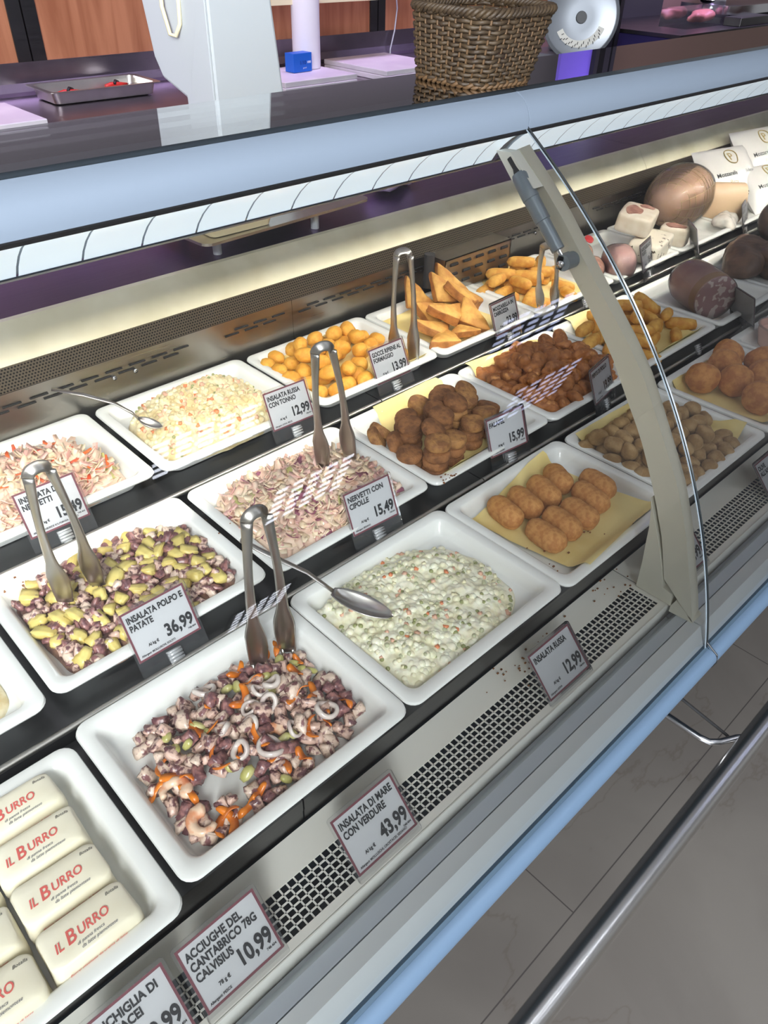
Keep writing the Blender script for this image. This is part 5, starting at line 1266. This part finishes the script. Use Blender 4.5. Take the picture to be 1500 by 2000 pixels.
# ================================================================ preparation counter behind
t = empty('preparation_counter', (0, 0, 0)); tag(t, 'long steel preparation counter against the wood-panelled wall', 'counter')
M['prep'] = brushed('prep_steel', (150, 142, 152), .30, 0)
for x0, x1 in ((-1.0, 2.78), (2.785, 4.4)):
    mb = MB(); mb.box(x0, x1, 3.0, 3.6, .88, .90); mb.box(x0, x1, 3.0, 3.02, .855, .90); mb.build('worktop', M['prep'], t)
mb = MB(); mb.extx([(3.58, .90), (3.6, .90), (3.6, 1.018), (3.592, 1.018), (3.590, .945), (3.575, .915)], -1.0, 4.4); mb.build('splashback', M['prep'], t)
mb = MB(); mb.box(-1, 4.4, 3.06, 3.6, .02, .85)
mb.build('cabinet', M['steel_dark'], t)
mb = MB()
for x in (.6, 1.55, 2.5, 3.4): mb.box(x, x + .04, 3.03, 3.06, 0, .86)
mb.build('leg', M['darkgrey'], t)
def pan():
    t = empty('steel_pan', (1.64, 3.32, .9)); t.location = (1.60, 3.40, .9015); t.rotation_euler = (0, 0, -.02); tag(t, 'shallow stainless steel pan holding red-handled knives', 'pan')
    m_ = MB(); L = [(.20, .085, .0), (.215, .10, .004), (.225, .108, .045), (.245, .125, .047), (.245, .125, .049), (.222, .105, .048), (.212, .097, .006), (.1, .05, .004)]
    loft(m_, [[(x, y, z) for x, y in rrect(a, b, .025)] for a, b, z in L]); autosmooth(m_.build('basin', M['steel'], t), .6)
pan()
def knife(x, y, a, label):
    t = empty('knife', (x, y, .917), (0, 0, a)); tag(t, label, 'knife')
    m_ = MB(); m_.tube([(0, 0, .012), (.03, .002, .014), (.07, 0, .012), (.11, .003, .010)], [.006, .010, .009, .004], 10); m_.build('handle', M['redp'], t, True)
    m_ = MB(); m_.add([(.105, -.008, .010), (.26, -.002, .006), (.105, .012, .010)], [(0, 1, 2)]); m_.add([(.105, -.008, .011), (.26, -.002, .007), (.105, .012, .011)], [(0, 1, 2)]); m_.build('blade', M['chrome'], t)
    m_ = MB(); m_.tube([(.04, -.012, .020), (.055, .006, .026), (.075, .016, .018)], .006, 8); m_.build('guard', M['black'], t, True)
knife(1.43, 3.385, .03, 'red-handled knife at the left of the steel pan'); knife(1.66, 3.43, .10, 'red-handled knife at the right of the steel pan')
def board(x, y, a, w, d, z, label, n=2):
    for k in range(n):
        m_ = MB(); m_.box(-w / 2, w / 2, -d / 2, d / 2, 0, .0215); o = m_.build('cutting_board', M['board'], bevel=.003); o.location = (x + .004 * k, y + .006 * k, z + .0225 * k); o.rotation_euler = (0, 0, a)
        tag(o, label[k], 'cutting board', 'white cutting boards')
board(1.00, 3.06, 0, .32, .36, .901, ('white cutting board under another at the left photo edge', 'white cutting board on top at the left photo edge'))
board(2.47, 3.14, .0, .42, .34, .901, ('lower white cutting board under the paper roll', 'white cutting board carrying the paper roll'))
board(3.05, 3.17, .0, .42, .46, .901, ('lower white cutting board left of the basket', 'upper white cutting board left of the basket'))
t = empty('paper_roll', (2.60, 3.24, .947)); tag(t, 'tall upright white paper towel roll on a cutting board', 'paper roll')
mb = MB(); mb.cyl((0, 0, 0), (0, 0, .27), .065, 40); autosmooth(mb.build('roll', M['roll'], t), .6)
mb = MB(); mb.cyl((0, 0, .2705), (0, 0, .272), .02, 20); mb.build('core', mat('cardboard', (150, 118, 84), .8), t)
t = empty('carton', (2.495, 3.17, .947), (0, 0, .05)); tag(t, 'small bright blue carton beside the paper roll', 'carton')
mb = MB(); mb.box(-.055, .055, -.03, .03, 0, .075); mb.build('box', M['blue'], t, bevel=.001)
me = text_mesh([('1/10', -.02, 0, .022, .0002, 0, 'LEFT', 1, 0), ('1000', .024, .004, .012, .0004, 0, 'LEFT', 1, 1), ('guanti', .0, -.016, .009, 0, 0, 'LEFT', 1, 1)])
for v in me.vertices: v.co = Vector((v.co.x, -.0306, v.co.y + .03))
me.materials.append(mat('dark_blue_ink', (10, 40, 110), .5)); me.materials.append(mat('white_ink', (230, 236, 244), .5)); link('lettering', me, None, t, None)
mb = MB(); mb.tube([(3.50, 3.585, 1.30), (3.52, 3.575, 1.12), (3.50, 3.57, 1.02), (3.46, 3.56, .93), (3.44, 3.54, .905)], .004, 8); tag(mb.build('power_cord', M['scale'], None, True), 'thin pale power cord hanging down the wood panel', 'cord')
mb = MB(); mb.box(2.35, 3.3, 2.9, 3.2, 1.205, 1.24) if False else mb.box(2.42, 3.33, 3.25, 3.50, 1.196, 1.225); mb.build('tmp_shelf', M['scale_c']); o = bpy.data.objects['tmp_shelf']; o.name = 'wall_shelf'; tag(o, 'cream shelf edge above the paper roll at the top of the photo', 'shelf')

# slicer on a steel table
t = empty('steel_table', (3.45, 2.35, 0)); t.location = (0, 0, 0); tag(t, 'dark steel table carrying the slicing machine', 'table')
mb = MB(); mb.box(2.95, 3.95, 2.05, 2.60, .95, .98); mb.build('tabletop', M['steel_dark'], t)
for x, y in ((2.98, 2.08), (3.92, 2.08), (2.98, 2.57), (3.92, 2.57)):
    mb = MB(); mb.box(x - .02, x + .02, y - .02, y + .02, 0, .95); mb.build('leg', M['steel_dark'], t)
t = empty('meat_slicer', (0, 0, 0)); tag(t, 'grey meat slicer with a large round blade guard behind the basket', 'slicer')
c = Vector((3.30, 2.22, 1.195)); nv = Vector((-.72, -.66, .12)).normalized(); su = nv.cross(Vector((0, 0, 1))).normalized(); sv = su.cross(nv)
def cir(r, d, n=48): return [c + su * r * math.cos(2 * PI * k / n) + sv * r * math.sin(2 * PI * k / n) + nv * d for k in range(n)]
M['slg'] = mat('slicer_grey', (132, 136, 142), .35, .5)
mb = MB(); loft(mb, [cir(.150, -.02), cir(.162, -.012), cir(.162, 0), cir(.150, .006), cir(.146, .004), cir(.05, .004)]); autosmooth(mb.build('blade_guard', M['slg'], t), .6)
mb = MB(); loft(mb, [cir(.024, .004, 20), cir(.022, .018, 20)]); mb.build('hub', M['darkgrey'], t)
mb = MB(); v = []; n = 18
for k in range(n + 1):
    a = math.radians(200 + 130 * k / n) ; v += [c + (su * math.cos(a) + sv * math.sin(a)) * r + nv * .0075 for r in (.085, .112)]
mb.add(v, [(2 * k, 2 * k + 1, 2 * k + 3, 2 * k + 2) for k in range(n)]); mb.build('label_arc', mat('slicer_label', (210, 208, 200), .5), t)
mb = MB()
for k in range(22):
    a = math.radians(208 + 5.2 * k); rr_ = (.090 + .008 * (k % 3)) 
    mb.tube([c + (su * math.cos(a) + sv * math.sin(a)) * rr_ + nv * .009, c + (su * math.cos(a + .03) + sv * math.sin(a + .03)) * (rr_ + .010) + nv * .009], .0014, 4)
mb.build('label_marks', M['ink'], t)
mb = MB(); mb.box(3.25, 3.62, 2.20, 2.50, .98, 1.05); mb.box(3.36, 3.56, 2.28, 2.42, 1.05, 1.30); mb.build('body', M['slg'], t, bevel=.01)
# tall dark mullions and violet panel
t = empty('partition', (0, 0, 0)); tag(t, 'dark framed partition with a violet panel right of the slicer', 'partition')
mb = MB(); mb.box(4.68, 4.72, 3.00, 3.06, 0, 2.4); mb.box(4.78, 4.84, 3.00, 3.06, 0, 2.4); mb.box(4.86, 4.90, 3.00, 3.06, 0, 2.4); mb.build('frame', M['black'], t)
mb = MB(); mb.box(4.36, 4.68, 3.03, 3.05, .2, 2.4); mb.build('panel', mat('violet_panel', (104, 88, 176), .4), t)
t = empty('service_counter', (0, 0, 0)); tag(t, 'navy blue boxed service counter at the upper right', 'counter')
mb = MB(); mb.box(4.95, 7.4, 2.62, 3.4, 0, .98); mb.build('cabinet', M['navy'], t); mb = MB(); mb.box(4.93, 7.4, 2.60, 3.4, .98, 1.00); mb.build('worktop', M['steel_dark'], t)
mb = MB(); mb.box(4.95, 6.0, 3.36, 3.4, 1.0, 1.12); mb.build('upstand', M['darkgrey'], t)
t = empty('reflection_block', (0, 0, 0)); tag(t, 'brown block imitating a reflection in the top glass at the upper right', 'counter')
mb = MB(); mb.box(3.86, 7.4, 1.62, 2.0, .60, 1.045); mb.build('body', M['brown'], t, bevel=.01)  # added block that imitates a wood reflection in the top glass
for i, (x, z, w) in enumerate(((4.02, .985, .06), (4.30, 1.0, .07), (4.62, 1.0, .07), (4.95, .99, .12), (5.3, 1.0, .06))):
    mb = MB(); mb.box(x, x + w, 1.612, 1.618, z - .035, z + .03); o = mb.build('reflected_tag', M['board'])  # pale plates imitating tags seen in the same glass reflection
    tag(o, ('small pale tag reflection on the brown block, leftmost', 'pale square tag reflection second from left on the brown block', 'pale tag reflection in the middle of the brown block', 'wide crumpled pale tag reflection on the brown block', 'pale tag reflection at the far right of the brown block')[i], 'tag', 'pale tag reflections on the brown block')
# background machines
t = empty('meat_slicer', (0, 0, 0)); tag(t, 'silver slicer base at the top right corner of the photo', 'slicer')
mb = MB(); rings = [[(x + 6.25, y + 2.95, z) for x, y in rrect(a, b, .12)] for a, b, z in ((.42, .20, 1.03), (.44, .22, 1.05), (.44, .22, 1.10), (.40, .18, 1.12))]; loft(mb, rings); autosmooth(mb.build('base', M['chrome'], t), .6)
mb = MB(); mb.cyl((6.7, 2.80, 1.10), (6.7, 2.72, 1.12), .05, 20); mb.build('knob', M['black'], t)
mb = MB(); mb.cyl((5.92, 2.95, 1.12), (5.92, 2.95, 1.3), .09, 24); autosmooth(mb.build('column', M['chrome'], t), .6)
for x in (6.0, 6.5):
    mb = MB(); mb.cyl((x, 2.85, 1.0), (x, 2.85, 1.03), .04, 14); mb.build('foot', M['black'], t)
t = empty('food_container', (5.55, 2.85, 1.0)); tag(t, 'clear container with pink sliced meat on the navy counter', 'container')
mb = MB(); mb.box(-.28, .24, -.10, .10, 0, .10); mb.build('box', M['film'], t)
link('meat', sq(.12, .06, .035, 2.2, .6, 14, 3, 4), mat('sliced_pink_meat', (214, 140, 128), .4), t, True).location = (.05, 0, .045)
mb = MB(); mb.box(5.72, 6.15, 2.62, 2.74, 1.0, 1.05); tag(mb.build('tray_box', M['steel_dark'], None, bevel=.004), 'dark flat steel box in front of the slicer base', 'box')
